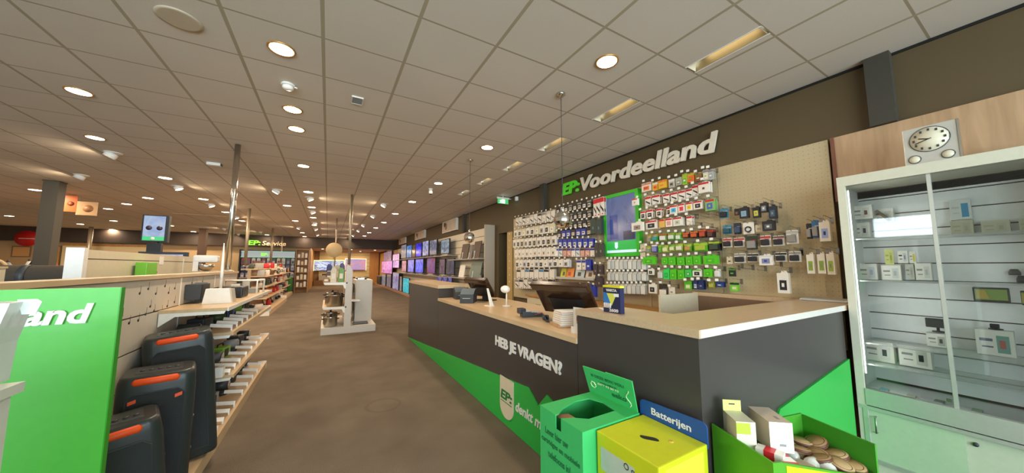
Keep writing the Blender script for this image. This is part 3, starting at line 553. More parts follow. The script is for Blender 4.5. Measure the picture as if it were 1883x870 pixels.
inkrow('yellow green battery pack', 'the sixth row of the ink board', [(1188, 1197, 453, 465, 'blister', (LG, LG, GY, WH)), (1198, 1209, 449, 464, 'blister', ('#5b5a8c', WH, '#8a86c0', GY)), (1210, 1217, 450, 464, 'card', (GN, LG, GN, LG)), (1218, 1229, 451, 464, 'blister', (LG, LG, '#d8d6a8', WH)), (1231, 1241, 450, 462, 'blister', (LG, GN, '#d8d6a8', WH)), (1242, 1256, 448, 462, 'blister', (LG, LG, '#d8d6c0', WH)), (1258, 1272, 448, 462, 'blister', (GN, LG, '#b98a4a', WH)), (1275, 1302, 446, 461, 'blister', (GN, LG, '#a5b53a', '#e0d86a')), (1303, 1324, 443, 461, 'blister', (BK, LG, '#3a4638', GN))])
gb = ('#52bf22', '#52bf22', '#47aa1e', '#7cd43e')
inkrow('bright green boxed pack', 'the seventh row of the ink board', [(1185, 1209, 471, 486, 'box', gb), (1221, 1232, 472, 487, 'box', gb), (1233, 1246, 471, 487, 'box', gb), (1249, 1263, 471, 487, 'box', gb), (1265, 1278, 470, 487, 'box', gb), (1279, 1292, 469, 487, 'box', gb), (1297, 1324, 468, 486, 'box', gb)], 1, .05)
gb2 = ('#3fc24a', '#3fc24a', '#3aa044', '#d6d6cc')
inkrow('green boxed pack with window', 'the eighth row of the ink board', [(1211, 1222, 497, 512, 'bag', clear[0]), (1223, 1234, 493, 514, 'box', ('#2fd25a', '#2fd25a', '#2aa04a', '#2fd25a')), (1235, 1247, 493, 514, 'box', gb), (1249, 1262, 494, 514, 'box', gb), (1263, 1275, 494, 509, 'box', gb2), (1277, 1293, 494, 508, 'box', (WH, gb[0], BK, GY)), (1297, 1313, 493, 510, 'box', gb), (1315, 1327, 495, 510, 'bag', clear[2])], 1, .04)
inkrow('small pack in green, navy or olive', 'the bottom row of the ink board', [(1258, 1272, 517, 532, 'card', (GN, GN, '#c7dc8a', WH)), (1274, 1283, 516, 532, 'card', ('#223468', '#223468', '#c9cfdf', GY)), (1284, 1294, 515, 532, 'card', ('#223468', '#223468', '#223468', GY)), (1303, 1314, 518, 529, 'blister', ('#8f962c', '#8f962c', '#b5b04a', WH)), (1316, 1331, 518, 528, 'card', ('#223a78', '#223a78', '#3b5aa0', WH))])
inkrow('pack left of the green boxes', 'the lowest hooks above the counter top', [(1194, 1204, 493, 505, 'box', (WH, WH, BK, GY)), (1195, 1209, 520, 540, 'box', (WH, WH, BK, GY)), (1212, 1228, 522, 552, 'blister', ('#3a342c', '#3a342c', WH, GY)), (1230, 1241, 528, 542, 'card', (WH, WH, WH, GY))], 1, .03)
# right hand board
TE = '#3f7f96'; NB = '#7fa5c0'
def R(px0, px1, py0, py1, art, cols, label, D=.04): pack(px0, px1, py0, py1, art, cols, label, 'packs on the right hand wall board', D, 3.76, 1, bare=True)
R(1323, 1340, 383, 401, 'blister', (TE, TE, BK, WH), 'teal headphone pack, top left one on the right hand board')
R(1350, 1360, 384, 396, 'card', (BK, BK, '#7a5a44', GY), 'small dark pack between the teal and light blue packs')
R(1362, 1380, 379, 402, 'box', (BK, BK, NB, GY), 'black pack with a light blue window under the bare board')
R(1387, 1400, 379, 401, 'box', (BK, BK, '#c9c23a', GY), 'black pack with a yellow window on the right hand board')
R(1401, 1414, 371, 392, 'box', (BK, BK, '#8f9096', WH), 'black pack with a white product picture, highest of the black group')
R(1416, 1431, 376, 402, 'box', ('#1f2a36', '#1f2a36', '#3f5a70', GY), 'dark navy pack, rightmost in the top row of the right hand board')
R(1404, 1428, 404, 424, 'box', (BK, BK, '#5a5c62', WH), 'wide black pack under the black and grey packs')
R(1329, 1346, 414, 431, 'blister', (TE, TE, '#22505f', WH), 'teal pack in the second row of the right hand board')
R(1349, 1364, 410, 430, 'blister', (BK, '#2b2f45', '#3d4a66', GY), 'black pack beside the teal pack in the second row')
R(1366, 1387, 409, 431, 'cable', (WH, WH, BK, GY), 'white pack with a coiled black cable')
R(1389, 1402, 413, 425, 'card', (BE, BE, '#b9a88a', GY), 'plain beige pack beside the coiled cable pack')
R(1329, 1347, 438, 455, 'blister', (WH, '#b5423a', BK, RD), 'white pack with a red stripe, leftmost in the third row of the right board')
R(1349, 1370, 437, 455, 'blister', (WH, '#b5423a', BK, RD), 'white pack with a red stripe, second in the third row of the right board')
R(1372, 1393, 434, 459, 'blister', ('#3a3f30', '#2a3a2c', GY, RD), 'dark pack with a red bottom label in the third row')
R(1397, 1419, 433, 453, 'blister', (WH, '#b5423a', BK, RD), 'white pack with a red stripe, right of the red label pack')
R(1421, 1443, 433, 453, 'blister', (WH, '#7a5a52', BK, RD), 'white pack with a dark product, fifth in the third row of the right board')
R(1445, 1469, 423, 448, 'blister', (WH, '#bdb5aa', '#8d8780', GY), 'large white pack with a grey product at the end of the third row')
R(1336, 1348, 472, 486, 'card', (BE, BE, BE, BK), 'small beige pack at the left of the fourth row')
R(1350, 1372, 466, 484, 'blister', (WH, GY, BK, GY), 'white pack with a black device, left one in the fourth row')
R(1374, 1396, 466, 483, 'blister', (WH, BK, BK, '#3f7f5a'), 'white pack with a black device, middle one in the fourth row')
R(1399, 1424, 467, 487, 'box', (WH, '#cfd2da', '#7d86a8', '#3a3f8a'), 'white and violet box in the fourth row')
R(1425, 1448, 464, 481, 'blister', (WH, BK, BK, '#3f9f6a'), 'white pack with a green accent device in the fourth row')
R(1450, 1474, 462, 481, 'blister', (WH, '#9a9288', BK, GY), 'white pack at the right end of the fourth row')
R(1340, 1353, 493, 509, 'card', (BK, '#4f8a2c', BK, GN), 'green and black pack below the fourth row at the board seam')
R(1342, 1360, 519, 537, 'card', ('#6fb83a', BK, '#9fd05a', WH), 'light green pack just above the counter top')
R(1432, 1455, 498, 540, 'box', (WH, WH, BK, WH), 'tall white box with a black phone picture')
R(1483, 1494, 411, 440, 'blister', (BK, BK, GY, WH), 'black pack left of the blue pack near the cabinet')
R(1493, 1507, 405, 438, 'blister', ('#3d6fa0', '#3d6fa0', GY, WH), 'blue pack between the black pack and the tall white pack')
R(1509, 1530, 404, 444, 'box', (WH, WH, '#9fb0e0', '#2a3468'), 'tall white and violet pack nearest the glass cabinet')
R(1487, 1500, 464, 503, 'box', (WH, WH, '#8fae3a', GY), 'tall white box with green label, leftmost of three by the cabinet')
R(1506, 1521, 463, 503, 'box', (WH, WH, '#8fae3a', GY), 'tall white box with green label, middle of three by the cabinet')
R(1522, 1539, 462, 504, 'box', (WH, WH, '#9fbe4a', GY), 'tall white box with green label, nearest the glass cabinet')
for (x, y) in ((1263, 405), (1283, 400), (1305, 400), (1365, 492), (1385, 495), (1408, 497), (1320, 396), (1437, 488), (1290, 416), (1310, 418), (1475, 468)):
    p = at(x, y, 'x', PX - .02); hook(p.y, p.z, .17, False)
# ================================================================== SCREEN IN GREEN FRAME
t = thing('info_screen', 'upright digital screen in a bright green frame on the pegboard', 'screen', (3.86, 3.37, 2.14))
fy, fz = .335, .49
b = B(); box(b, -.03, .052, -fy, -fy + .055, -fz, fz); box(b, -.03, .052, fy - .045, fy, -fz, fz); box(b, -.03, .052, -fy + .055, fy - .045, fz - .05, fz); box(b, -.03, .052, -fy + .055, fy - .045, -fz, -fz + .055)
obj('frame', b, M('frame_green', '#3ec22c', .4), t)
bx('display', mat_screen('info_display', ['#7d8cc4', '#8f9ccf', '#6f7db8'], .5, (1, 2, 2)), t, -.015, 0, -fy + .055, fy - .045, -fz + .055, fz - .05)
bx('display_image', mat_screen('tower_image', ['#3a4f9c', '#5468b5', '#45579f'], .6, (1, 6, 1)), t, -.0165, -.015, .06, .22, -.22, .16)
bx('display_image', mat_screen('laptop_image', ['#3b4570', '#8b95c9', '#5c6aa5'], .6, (1, 9, 14)), t, -.0165, -.015, -.22, -.1, -.08, .06)
bx('display_image', mat_screen('box_image', ['#222a55', '#2e386c'], .5, (1, 3, 3)), t, -.0165, -.015, -.25, -.04, -.24, -.11)
gp = bx('green_banner', M('banner_green', '#2a9a44', .2, emit=.5), t, -.0165, -.015, -fy + .055, fy - .045, -fz + .1, -.25)
b = B(); prism(b, [(-.018, .13, -.27), (-.018, .13, -.35), (-.018, .10, -.375), (-.018, .07, -.35), (-.018, .07, -.27)], (.0015, 0, 0)); obj('banner_shield', b, M('pale_blue_print', '#b9d4da', .4, emit=.5), t)
bx('ticker', M('pale_blue_print'), t, -.0165, -.015, -fy + .055, fy - .045, -fz + .06, -fz + .1)
# ================================================================== GLASS CABINET (right edge)
FX = 3.50; BXX = 3.925; Y0c, Y1c = -0.12, 0.885
t = thing('display_cabinet', 'tall glass display cabinet with cream frame and slatted white back wall', 'display cabinet', (FX, .4, 0))
def cc(name, m, x0, x1, y0, y1, z0, z1, par=None, **k):
    b = B(); box(b, x0, x1, y0, y1, z0, z1, **k); bmesh.ops.translate(b, verts=b.verts[:], vec=(-FX, -.4, 0)); return obj(name, b, m, par or t)
CAB = M('cabinet_cream', '#cfcdb9', .4); CASEIN = M('cabinet_inner_white', '#efeff0', .45)
cc('top_frame', CAB, FX, BXX, Y0c, Y1c, 2.13, 2.205)
for y in (Y0c, Y1c - .045): cc('corner_post', CAB, FX, FX + .045, y, y + .045, .09, 2.13)
cc('end_panel', CASEIN, FX + .045, BXX, Y1c - .02, Y1c - .001, .09, 2.13)
cc('end_panel', CASEIN, FX + .045, BXX, Y0c + .001, Y0c + .02, .09, 2.13)
cc('bottom_rail', ALU, FX - .004, FX + .045, Y0c + .045, Y1c - .045, .485, .60)
cc('deck', CASEIN, FX + .045, BXX, Y0c + .02, Y1c - .02, .55, .585)
cc('base', CAB, FX + .02, BXX, Y0c, Y1c, 0, .09)
zg = [.6 + .132 * k for k in range(13)]
for k, (za, zb) in enumerate(zip(zg[:-1], zg[1:])): cc('back_slat', CASEIN, BXX - .025, BXX - .01, Y0c + .02, Y1c - .02, za + .004, min(zb - .004, 2.128))
cc('back_board', GROOVE, BXX - .01, BXX, Y0c, Y1c, .09, 2.13)
g1 = cc('glass_door', GLASS, FX + .022, FX + .027, .43, Y1c - .045, .60, 2.13)
cc('door_edge', ALU, FX + .016, FX + .033, .43, .448, .60, 2.13, g1)
g2 = cc('glass_door', GLASS, FX + .036, FX + .041, Y0c + .045, .452, .60, 2.13)
cc('door_edge', ALU, FX + .034, FX + .046, .44, .452, .60, 2.13, g2)
cc('finger_pull', STEEL, FX + .010, FX + .022, .455, .475, .63, .65, g1)
for z in (1.707, 1.385, .916, .760): cc('glass_shelf', M('shelf_glass', '#dfe6e2', .1, alpha=.4), FX + .08, BXX - .03, Y0c + .03, Y1c - .03, z, z + .008)
b = B()
cc('led_strip', M('led_white', '#ffffff', .5, emit=2.5), FX + .047, FX + .054, Y1c - .052, Y1c - .046, .7, 2.1)
l = bpy.data.lights.new('led_light', 'AREA'); l.shape = 'RECTANGLE'; l.size = .02; l.size_y = 1.3; l.energy = 1.7; l.color = (1, .98, .92)
o = bpy.data.objects.new('led_light', l); o.location = (.07, .425, 1.35); o.rotation_euler = (math.radians(-90), 0, 0); o.parent = t; sc.collection.objects.link(o)
FROST = M('frosted_green_glass', '#b4c8a8', .25, coat=.3)
d1 = cc('sliding_door', FROST, FX + .012, FX + .02, .42, Y1c - .05, .115, .455); d2 = cc('sliding_door', M('frosted_cream_glass', '#c2c9b0', .25, coat=.3), FX + .024, FX + .032, Y0c + .05, .43, .115, .455)
for (p_, q) in ((d1, ((.42, Y1c - .05),)), ):
    pass
cc('base_frame', ALU, FX - .004, FX + .03, Y0c, Y1c, .455, .478); cc('base_frame', ALU, FX - .004, FX + .03, Y0c, Y1c, .09, .115)
cc('base_frame', ALU, FX - .004, FX + .03, Y1c - .05, Y1c - .025, .115, .455)
b = B(); tube(b, [(FX + .012, .80, .30), (FX - .012, .80, .30), (FX - .012, .80, .41), (FX + .012, .80, .41)], .005); bmesh.ops.translate(b, verts=b.verts[:], vec=(-FX, -.4, 0)); obj('handle', b, STEEL, d1)
b = B(); lathe(b, [(.001, 0), (.012, 0), (.012, .012), (.001, .012)], seg=12, mat=Matrix.Rotation(math.radians(-90), 4, 'Y')); bmesh.ops.translate(b, verts=b.verts[:], vec=(.024, .385 - .4, .405)); obj('lock', b, DGREY, d2)
# stock inside the cabinet
def cab(px0, px1, py0, py1, cols, label, cat, X=3.78, D=.05, name='boxed_gadget', art='front', rest=True):
    a = at(px0, (py0 + py1) / 2, 'x', X); c = at(px1, (py0 + py1) / 2, 'x', X); top = at((px0 + px1) / 2, py0, 'x', X); bot = at((px0 + px1) / 2, py1, 'x', X)
    W = abs(a.y - c.y); H = top.z - bot.z; h = W / 2; b = B()
    if art == 'front':
        box(b, 0, D, -h, h, 0, H); box(b, -.001, 0, -h * .1, h * -.75, H * .12, H * .8, 2); box(b, -.0015, 0, -h * .25, h * -.55, H * .3, H * .62, 3); box(b, -.001, 0, h * .1, h * .8, H * .55, H * .66, 1)
        box(b, -.001, 0, h * .1, h * .7, H * .3, H * .36, 1)
    elif art == 'gps':
        box(b, 0, .02, -h, h, 0, H, 1, bev=.006); box(b, -.002, 0, -h * .88, h * .88, H * .12, H * .88, 2); prism(b, [(-.003, h * .8, H * .2), (-.003, h * .1, H * .2), (-.003, h * .3, H * .8), (-.003, h * .8, H * .8)], (.001, 0, 0), 3)
    elif art == 'mount':
        box(b, 0, .02, -h, h, H * .35, H, 1, bev=.004); tube(b, [(.02, 0, H * .7), (.05, 0, H * .4), (.05, 0, 0)], .008, 8, 1); lathe(b, [(.001, 0), (.03, 0), (.028, .008), (.001, .01)], (.05, 0, 0), 16, 1)
    elif art == 'wand':
        tube(b, [(0, h, H), (0, -h, 0)], .01, 8, 2)
    elif art == 'disc':
        lathe(b, [(.001, 0), (h, 0), (h, H * .5), (h * .6, H), (.001, H)], (h, 0, 0), 20, 1)
    o = obj(name, b, [C(c_) for c_ in cols]); o.location = (X, (a.y + c.y) / 2, bot.z); return tag(o, label, cat)
W0 = '#e6e4dc'
cab(1565, 1604, 378, 403, (W0, GY, '#d5d2ca', '#6b3a34'), 'white carton with a small red dot on the upper left glass shelf row', 'box')
cab(1566, 1600, 410, 437, (W0, GY, '#d5d2ca', '#35343c'), 'white carton with a dark dot standing on the top glass shelf', 'box', X=3.8)
cab(1612, 1636, 386, 407, (W0, BK, '#6b5c46', BK), 'brown pen shaped tool leaning high in the cabinet', 'tool', X=3.84, name='pen_tool', art='wand')
cab(1607, 1643, 384, 408, (W0, GY, '#cfcfc8', '#bdbdb6'), 'pale clear carton behind the brown pen tool', 'box', X=3.86)
cab(1627, 1643, 459, 487, ('#cfd07e', '#9aa04a', '#b9bd60', '#8a9040'), 'yellow green card in the left half of the cabinet', 'card', D=.006)
cab(1651, 1669, 461, 484, (W0, BK, '#c9ccd4', '#7f8aa0'), 'white card with a black frame next to the yellow green card', 'card', D=.008)
cab(1672, 1684, 463, 484, (W0, GY, '#d6c95a', '#c9b83a'), 'white card with a yellow spot beside the divider', 'card', D=.008)
cab(1579, 1613, 485, 514, (W0, GY, '#c9cdd4', '#a9aeb9'), 'white carton at the far left of the middle glass shelf', 'box')
cab(1621, 1657, 488, 515, (W0, GY, '#cdd0cf', '#b0b5b5'), 'white carton second from the left on the middle glass shelf', 'box')
cab(1665, 1681, 486, 514, ('#c2c4ba', GY, '#b0b2a8', '#9a9c92'), 'grey carton third from the left on the middle glass shelf', 'box')
cab(1683, 1713, 484, 515, (W0, GY, '#d0d2ce', '#b5b8b4'), 'white carton beside the sliding door edge on the middle glass shelf', 'box')
cab(1589, 1643, 628, 664, (W0, '#8f9092', '#d5d6d2', '#27282b'), 'white dashcam carton, left one of the two on the lowest glass shelf', 'box', X=3.74, D=.08)
cab(1653, 1712, 638, 675, (W0, '#8f9092', '#c9cbc4', '#27282b'), 'white dashcam carton, right one of the two on the lowest glass shelf', 'box', X=3.72, D=.08)
cab(1704, 1742, 614, 638, (W0, GY, '#b5b9b0', '#3a3c3c'), 'white box with a black camera behind the divider', 'box', X=3.80, D=.08)
cab(1702, 1742, 586, 612, (W0, '#2c2d30', '#4a4c50', BK), 'black car mount lying on the white camera box', 'mount', X=3.80, name='car_mount', art='mount')
cab(1795, 1866, 608, 654, (W0, '#6a6c86', '#7fa39a', '#b56a62'), 'white phone holder box with a phone picture in the right half', 'box', X=3.76, D=.07)
cab(1820, 1838, 596, 608, (W0, '#2c2d30', '#2c2d30', BK), 'small black clip on top of the phone holder box', 'clip', X=3.78, name='clip', art='mount')
cab(1789, 1857, 529, 555, (W0, '#1f2022', '#8aa455', '#c0a54e'), 'satellite navigation unit with green map on the right glass shelf', 'navigation unit', X=3.76, name='navigation_unit', art='gps')
cab(1877, 1900, 535, 562, (W0, '#1f2022', '#8aa455', '#c0a54e'), 'dark navigation unit cut off by the right picture edge', 'navigation unit', X=3.76, name='navigation_unit', art='gps')
cab(1868, 1888, 507, 520, (W0, '#2f3030', '#2f3030', BK), 'black oval puck, lower of two at the right picture edge', 'puck', X=3.84, name='oval_puck', art='disc')
cab(1853, 1877, 495, 506, (W0, '#4a4b49', '#2f3030', BK), 'dark oval puck, upper of two at the right picture edge', 'puck', X=3.86, name='oval_puck', art='disc')
cab(1746, 1786, 367, 404, ('#d9dcd8', '#c2c6c2', '#3f93c0', '#3f93c0'), 'clear pack with a bright blue window on the right half of the back wall', 'pack', X=3.86, D=.03)
cab(1748, 1790, 405, 433, ('#bdb9a2', '#a9a58e', '#b3af98', '#a5a18a'), 'beige carton under the blue window pack', 'box', X=3.82)
cab(1804, 1858, 405, 430, ('#c0bca6', '#a9a58e', '#b9b49e', '#a5a18a'), 'beige carton to the right of the blue window pack', 'box', X=3.82)
cab(1874, 1900, 401, 428, ('#bdb9a2', '#a9a58e', '#b3af98', '#a5a18a'), 'beige carton at the right picture edge on the top glass shelf', 'box', X=3.82)
for i, (x, y, lab) in enumerate(((1612, 716, 'blue and white leaflet lying on the cabinet deck at the left'), (1660, 729, 'thin pale tag lying in the middle of the cabinet deck'), (1712, 738, 'white folded card lying on the deck near the divider'), (1780, 755, 'small green tag lying on the deck right of the divider'))):
    p = at(x, y, 'z', .59); b = B(); box(b, 0, .07, -.05, .05, 0, .008); box(b, .0, .07, -.05, -.01, .008, .009, 1); o = obj('shelf_tag', b, [C('#dfe3e4'), C(('#7fb4cf', '#c9cdb4', '#8f9088', '#9fbf9a')[i])]); o.location = (max(p.x, 3.57), p.y, .586); tag(o, lab, 'tag')
# wood panel and wall clock above
t = thing('wood_fascia', 'wooden board on the wall above the glass cabinet', 'panel', (3.9, 0, 2.2))
bx('board', BROWNWOOD, t, 0, .05, -1.2, .975, -.13, .455); b = B(); box(b, -.012, .05, .975, 1.0, -.13, .455); obj('edge_strip', b, M('red_brown_edge', '#7b4c3a', .5), t)
t = thing('wall_clock', 'square silver weather clock with three dials standing above the glass cabinet', 'clock', (3.53, .418, 2.206))
rc = Matrix.Rotation(math.radians(3), 4, 'Y')
def kk(name, m, *a, **k): b = B(); box(b, *a, mat=rc, **k); return obj(name, b, m, t)
kk('body', M('clock_silver', '#c9c6bc', .35, .3), 0, .045, -.115, .115, 0, .265, bev=.004)
kk('side_trim', CHROME, -.004, .046, -.125, -.115, 0, .265)
def dial(y, z, r, name, m):
    b = B(); lathe(b, [(.001, 0), (r, 0), (r, .003), (.001, .003)], seg=32, mat=Matrix.Rotation(math.radians(-90), 4, 'Y')); bmesh.ops.translate(b, verts=b.verts[:], vec=(-.001, y, z)); b.transform(rc); d_ = obj(name, b, m, t)
    b = B(); tube(b, [(-.003, y + (r + .001) * math.cos(a), z + (r + .001) * math.sin(a)) for a in [k * math.pi / 16 for k in range(33)]], .0025, 6); b.transform(rc); obj('dial_ring', b, DGREY, d_); return d_
FACE = M('clock_face', '#ddd5bc', .4); d_ = dial(.0, .165, .085, 'dial', FACE); dial(.07, .038, .026, 'small_dial', FACE); dial(-.07, .038, .026, 'small_dial', FACE)
b = B()
for k in range(12):
    a = k * math.pi / 6; box(b, -.0062, -.005, .067 * math.cos(a) - .005, .067 * math.cos(a) + .005, .165 + .067 * math.sin(a) - .008, .165 + .067 * math.sin(a) + .008)
b.transform(rc); obj('numerals', b, DGREY, d_)
b = B(); tube(b, [(-.008, -.01, .17), (-.008, .062, .145)], .0025, 6); tube(b, [(-.009, .0, .165), (-.009, .045, .178)], .003, 6); b.transform(rc); obj('hands', b, BLACK, d_)
# ================================================================== BACK CABINETS UNDER THE PEGBOARD
t = thing('wall_cabinet', 'low wall cabinet with amber top and pale drawer fronts under the pegboard', 'cabinet', (3.45, 3.8, 0)); t.scale = (1, 1, 1.05)
bx('top', ORANGEWOOD, t, -.02, .46, -1.56, 1.66, .87, .90); bx('body', CREAM, t, .02, .46, -1.55, 1.65, .08, .87); bx('plinth', BROWNWOOD, t, .05, .46, -1.55, 1.65, 0, .08)
for k in range(4):
    dr = bx('drawer', M('drawer_front', '#ddd0b2', .4), t, 0, .019, 1.63 - .78 * (k + 1), 1.63 - .78 * k - .02, .55, .86)
    b = B(); tube(b, [(0, 1.63 - .78 * k - .34, .75), (-.02, 1.63 - .78 * k - .34, .75), (-.02, 1.63 - .78 * k - .46, .75), (0, 1.63 - .78 * k - .46, .75)], .005); obj('handle', b, DGREY, dr)
    dr = bx('drawer', M('drawer_front'), t, 0, .019, 1.63 - .78 * (k + 1), 1.63 - .78 * k - .02, .10, .54)
    b = B(); tube(b, [(0, 1.63 - .78 * k - .34, .42), (-.02, 1.63 - .78 * k - .34, .42), (-.02, 1.63 - .78 * k - .46, .42), (0, 1.63 - .78 * k - .46, .42)], .005); obj('handle', b, DGREY, dr)
# ================================================================== THINGS ON THE COUNTER
def till(loc, rz, label, w_=.58, h_=.40):
    t = thing('till_monitor', label, 'monitor', loc, rz); rm = Matrix.Translation((0, .05, .06)) @ Matrix.Rotation(math.radians(36), 4, 'X')
    # local: back of the screen faces -Y (towards the aisle)
    b = B(); box(b, -w_ / 2, w_ / 2, -.012, .012, 0, h_ * .8, mat=rm, bev=.008); obj('screen_housing', b, M('till_brown', '#3a2519', .22, coat=.5), t)
    b = B(); box(b, -w_ / 2 + .02, w_ / 2 - .02, .013, .015, .02, h_ * .8 - .02, mat=rm); obj('display', b, mat_screen('till_display', ['#2b4a6b', '#b9c9d9'], .5), t)
    b = B(); box(b, -w_ / 2 - .004, w_ / 2 + .004, -.05, .014, h_ * .8, h_, mat=rm, bev=.01); obj('top_housing', b, M('till_brown'), t)
    b = B(); prism(b, [(-w_ * .32, -.013, .03), (w_ * .32, -.013, .03), (w_ * .24, -.045, .05), (-w_ * .24, -.045, .05)], (0, .0, h_ * .45)); b.transform(rm); obj('back_cover', b, BLACK, t)
    b = B(); box(b, -.05, .05, .03, .07, .01, .14); box(b, -.13, .13, -.06, .16, 0, .014, bev=.005); obj('stand', b, BLACK, t); return t
till((1.96, 2.36, H0), math.radians(-72), 'large brown-black till monitor seen from behind on the low counter', .60, .37)
till((2.0, 4.35, H0), math.radians(-72), 'smaller far till monitor seen from behind near the receipt printer', .46, .34)
def printer(x, y, z, s, rz, label):
    t = thing('receipt_printer', label, 'printer', (x, y, z), rz)
    b = B(); prism(b, [(-.07 * s, -.1 * s, 0), (-.07 * s, .1 * s, 0), (-.07 * s, .1 * s, .13 * s), (-.07 * s, -.0 * s, .14 * s), (-.07 * s, -.09 * s, .09 * s), (-.07 * s, -.1 * s, .05 * s)], (.14 * s, 0, 0)); obj('body', b, DGREY, t)
    b = B(); prism(b, [(-.071 * s, -.092 * s, .094 * s), (-.071 * s, -.0 * s, .146 * s), (-.071 * s, .08 * s, .146 * s), (-.071 * s, .08 * s, .138 * s), (-.071 * s, -.0 * s, .138 * s), (-.071 * s, -.088 * s, .088 * s)], (.142 * s, 0, 0)); obj('lid', b, M('printer_lid', '#5b656b', .4), t)
    b = B(); box(b, -.04 * s, .04 * s, -.112 * s, -.09 * s, .052 * s, .054 * s); obj('paper_slip', b, PAPER, t)
printer(1.72, 4.22, H0, 1.3, math.radians(-35), 'dark grey receipt printer with blue grey lid on the far counter')
printer(1.80, 4.78, H0, 1.2, math.radians(-10), 'grey brown receipt printer behind the blue grey one')
def terminal(x, y, z, rz, label, s=1.0):
    t = thing('card_terminal', label, 'card terminal', (x, y, z), rz)
    b = B(); prism(b, [(-.04 * s, -.1 * s, 0), (-.04 * s, .09 * s, 0), (-.04 * s, .09 * s, .05 * s), (-.04 * s, -.1 * s, .028 * s)], (.08 * s, 0, 0)); obj('body', b, DGREY, t)
    b = B(); box(b, -.03 * s, .03 * s, .02 * s, .075 * s, .046 * s, .052 * s); obj('display', b, M('lcd_grey', '#9fa9a6', .2, emit=.15), t)
    for i in range(4):
        for j in range(3):
            b = B(); box(b, (-.026 + .02 * j) * s, (-.012 + .02 * j) * s, (-.085 + .024 * i) * s, (-.068 + .024 * i) * s, .03 * s, (.036 + .006 * i / 2) * s); obj('key', b, LGREY, t)
    b = B(); box(b, -.038 * s, .038 * s, .06 * s, .12 * s, .03 * s, .075 * s, bev=.008); obj('printer_hood', b, BLACK, t); return t
terminal(1.79, 2.74, H0, math.radians(78), 'dark card payment terminal on the low counter left of the large monitor', 1.15)
b = B(); tube(b, [(1.80, 2.70, H0 + .02), (1.84, 2.62, H0 + .05), (1.83, 2.52, H0 + .012), (1.79, 2.46, H0 + .01)], .004, 6); tag(obj('terminal_cable', b, C('#a34a34')), 'thin red brown cable from the card terminal on the low counter', 'cable')
t = thing('barcode_scanner', 'small dark handheld scanner lying before the large monitor', 'scanner', (1.76, 2.44, H0), math.radians(60))
b = B(); tube(b, [(-.08, 0, .012), (0, 0, .018), (.05, 0, .024)], [.012, .014, .02], 10); obj('handle', b, BLACK, t); b = B(); box(b, .04, .09, -.03, .03, .004, .045, bev=.008); obj('head', b, DGREY, t)
# bowl shaped paper holder and leaflets
p = (1.78, 2.16, H0)
t = thing('leaflet_tray', 'small tray with a bulging stack of white and red edged booklets below the large monitor', 'tray', p, math.radians(-15))
b = B(); box(b, -.12, .12, -.1, .1, 0, .012); box(b, -.12, -.112, -.1, .1, .012, .03); box(b, .112, .12, -.1, .1, .012, .03); obj('base', b, BROWNWOOD, t)
for k in range(7):
    b = B(); box(b, -.105 + .002 * k, .1, -.085, .085 - .002 * k, 0, .016, 0); box(b, -.1055 + .002 * k, .1005, -.0855, .0855 - .002 * k, .006, .0085, 1)
    o = obj('booklet', b, [PAPER, C(('#c2512f', '#b9a83a', '#a33a30')[k % 3])]); o.location = (p[0], p[1], H0 + .013 + .0168 * k); o.rotation_euler.z = math.radians(-15 + 2 * (k % 3)); tag(o, 'white booklet in the stack below the large monitor, %s from the bottom' % ORD[k], 'booklet', 'booklets in the counter tray')
t = thing('card_holder', 'white card holder with a small red printed card beside the high counter step', 'card holder', (1.66, 1.87, H0), math.radians(-80))
b = B(); box(b, -.06, .06, -.004, 0, 0, .19); box(b, -.06, .06, -.03, -.004, 0, .004); box(b, -.06, .06, -.034, -.03, 0, .05); obj('holder', b, WHITEP, t)
b = B(); box(b, -.03, .03, -.0065, -.0045, .07, .15, 0); box(b, -.026, .026, -.0075, -.0065, .09, .12, 1); obj('printed_card', b, [C('#b9a08a'), C('#b5352c')], t)
# battery blister pack standing on the high counter
pa = at(1109, 568, 'x', 1.62); t = thing('battery_pack', 'navy and yellow rechargeable battery pack reading VARTA and 2600 standing on the counter', 'battery pack', (1.63, 1.51, H1), math.radians(0))
b = B(); box(b, -.018, .018, -.072, .072, 0, .168); obj('box', b, C('#22254a'), t)
b = B(); box(b, -.019, .019, -.073, .073, .162, .176); obj('yellow_edge', b, C('#dccf2e'), t)
text('brand_letters', 'VARTA', (-.0185, .045, .136), NX, UP, .09, .017, CWH, t, .0015, bold=.03)
text('capacity_letters', '2600', (-.0195, .02, .007), NX, UP, .075, .020, CWH, t, .0015, bold=.03)
b = B(); prism(b, [(-.019, .04, .125), (-.019, -.045, .125), (-.019, -.0, .045)], (.0012, 0, 0)); obj('yellow_triangle', b, C('#d8d85a'), t)
b = B(); prism(b, [(-.0188, .07, .13), (-.0188, .035, .125), (-.0188, .0, .05), (-.0188, .045, .04), (-.0188, .07, .07)], (.0006, 0, 0)); obj('blue_field', b, C('#2f74b8'), t)
b = B()
for k in range(4): lathe(b, [(.001, 0), (.007, 0), (.007, .030), (.001, .032)], (-.019, .060 - .016 * k, .030), 10)
obj('battery_cells', b, C('#cfc5ba'), t)
bx('bar_label', C('#efece4'), t, -.0195, -.018, -.06, -.02, .105, .125)
b = B(); prism(b, [(1.66, 1.46, H1), (1.76, 1.62, H1), (1.72, 1.74, H1), (1.64, 1.60, H1)], (0, 0, .002)); tag(obj('paper_slip', b, PAPER), 'loose white paper slip on the high counter behind the battery pack', 'paper')
b = B()
vs = [b.verts.new((1.70 + .05 * i, 1.85 - .11 * j + .02 * i, H1 - .18 + [[.0, .02, .01], [.04, .1, .03], [.2, .11, .05], [.05, .06, .02]][j][i])) for j in range(4) for i in range(3)]
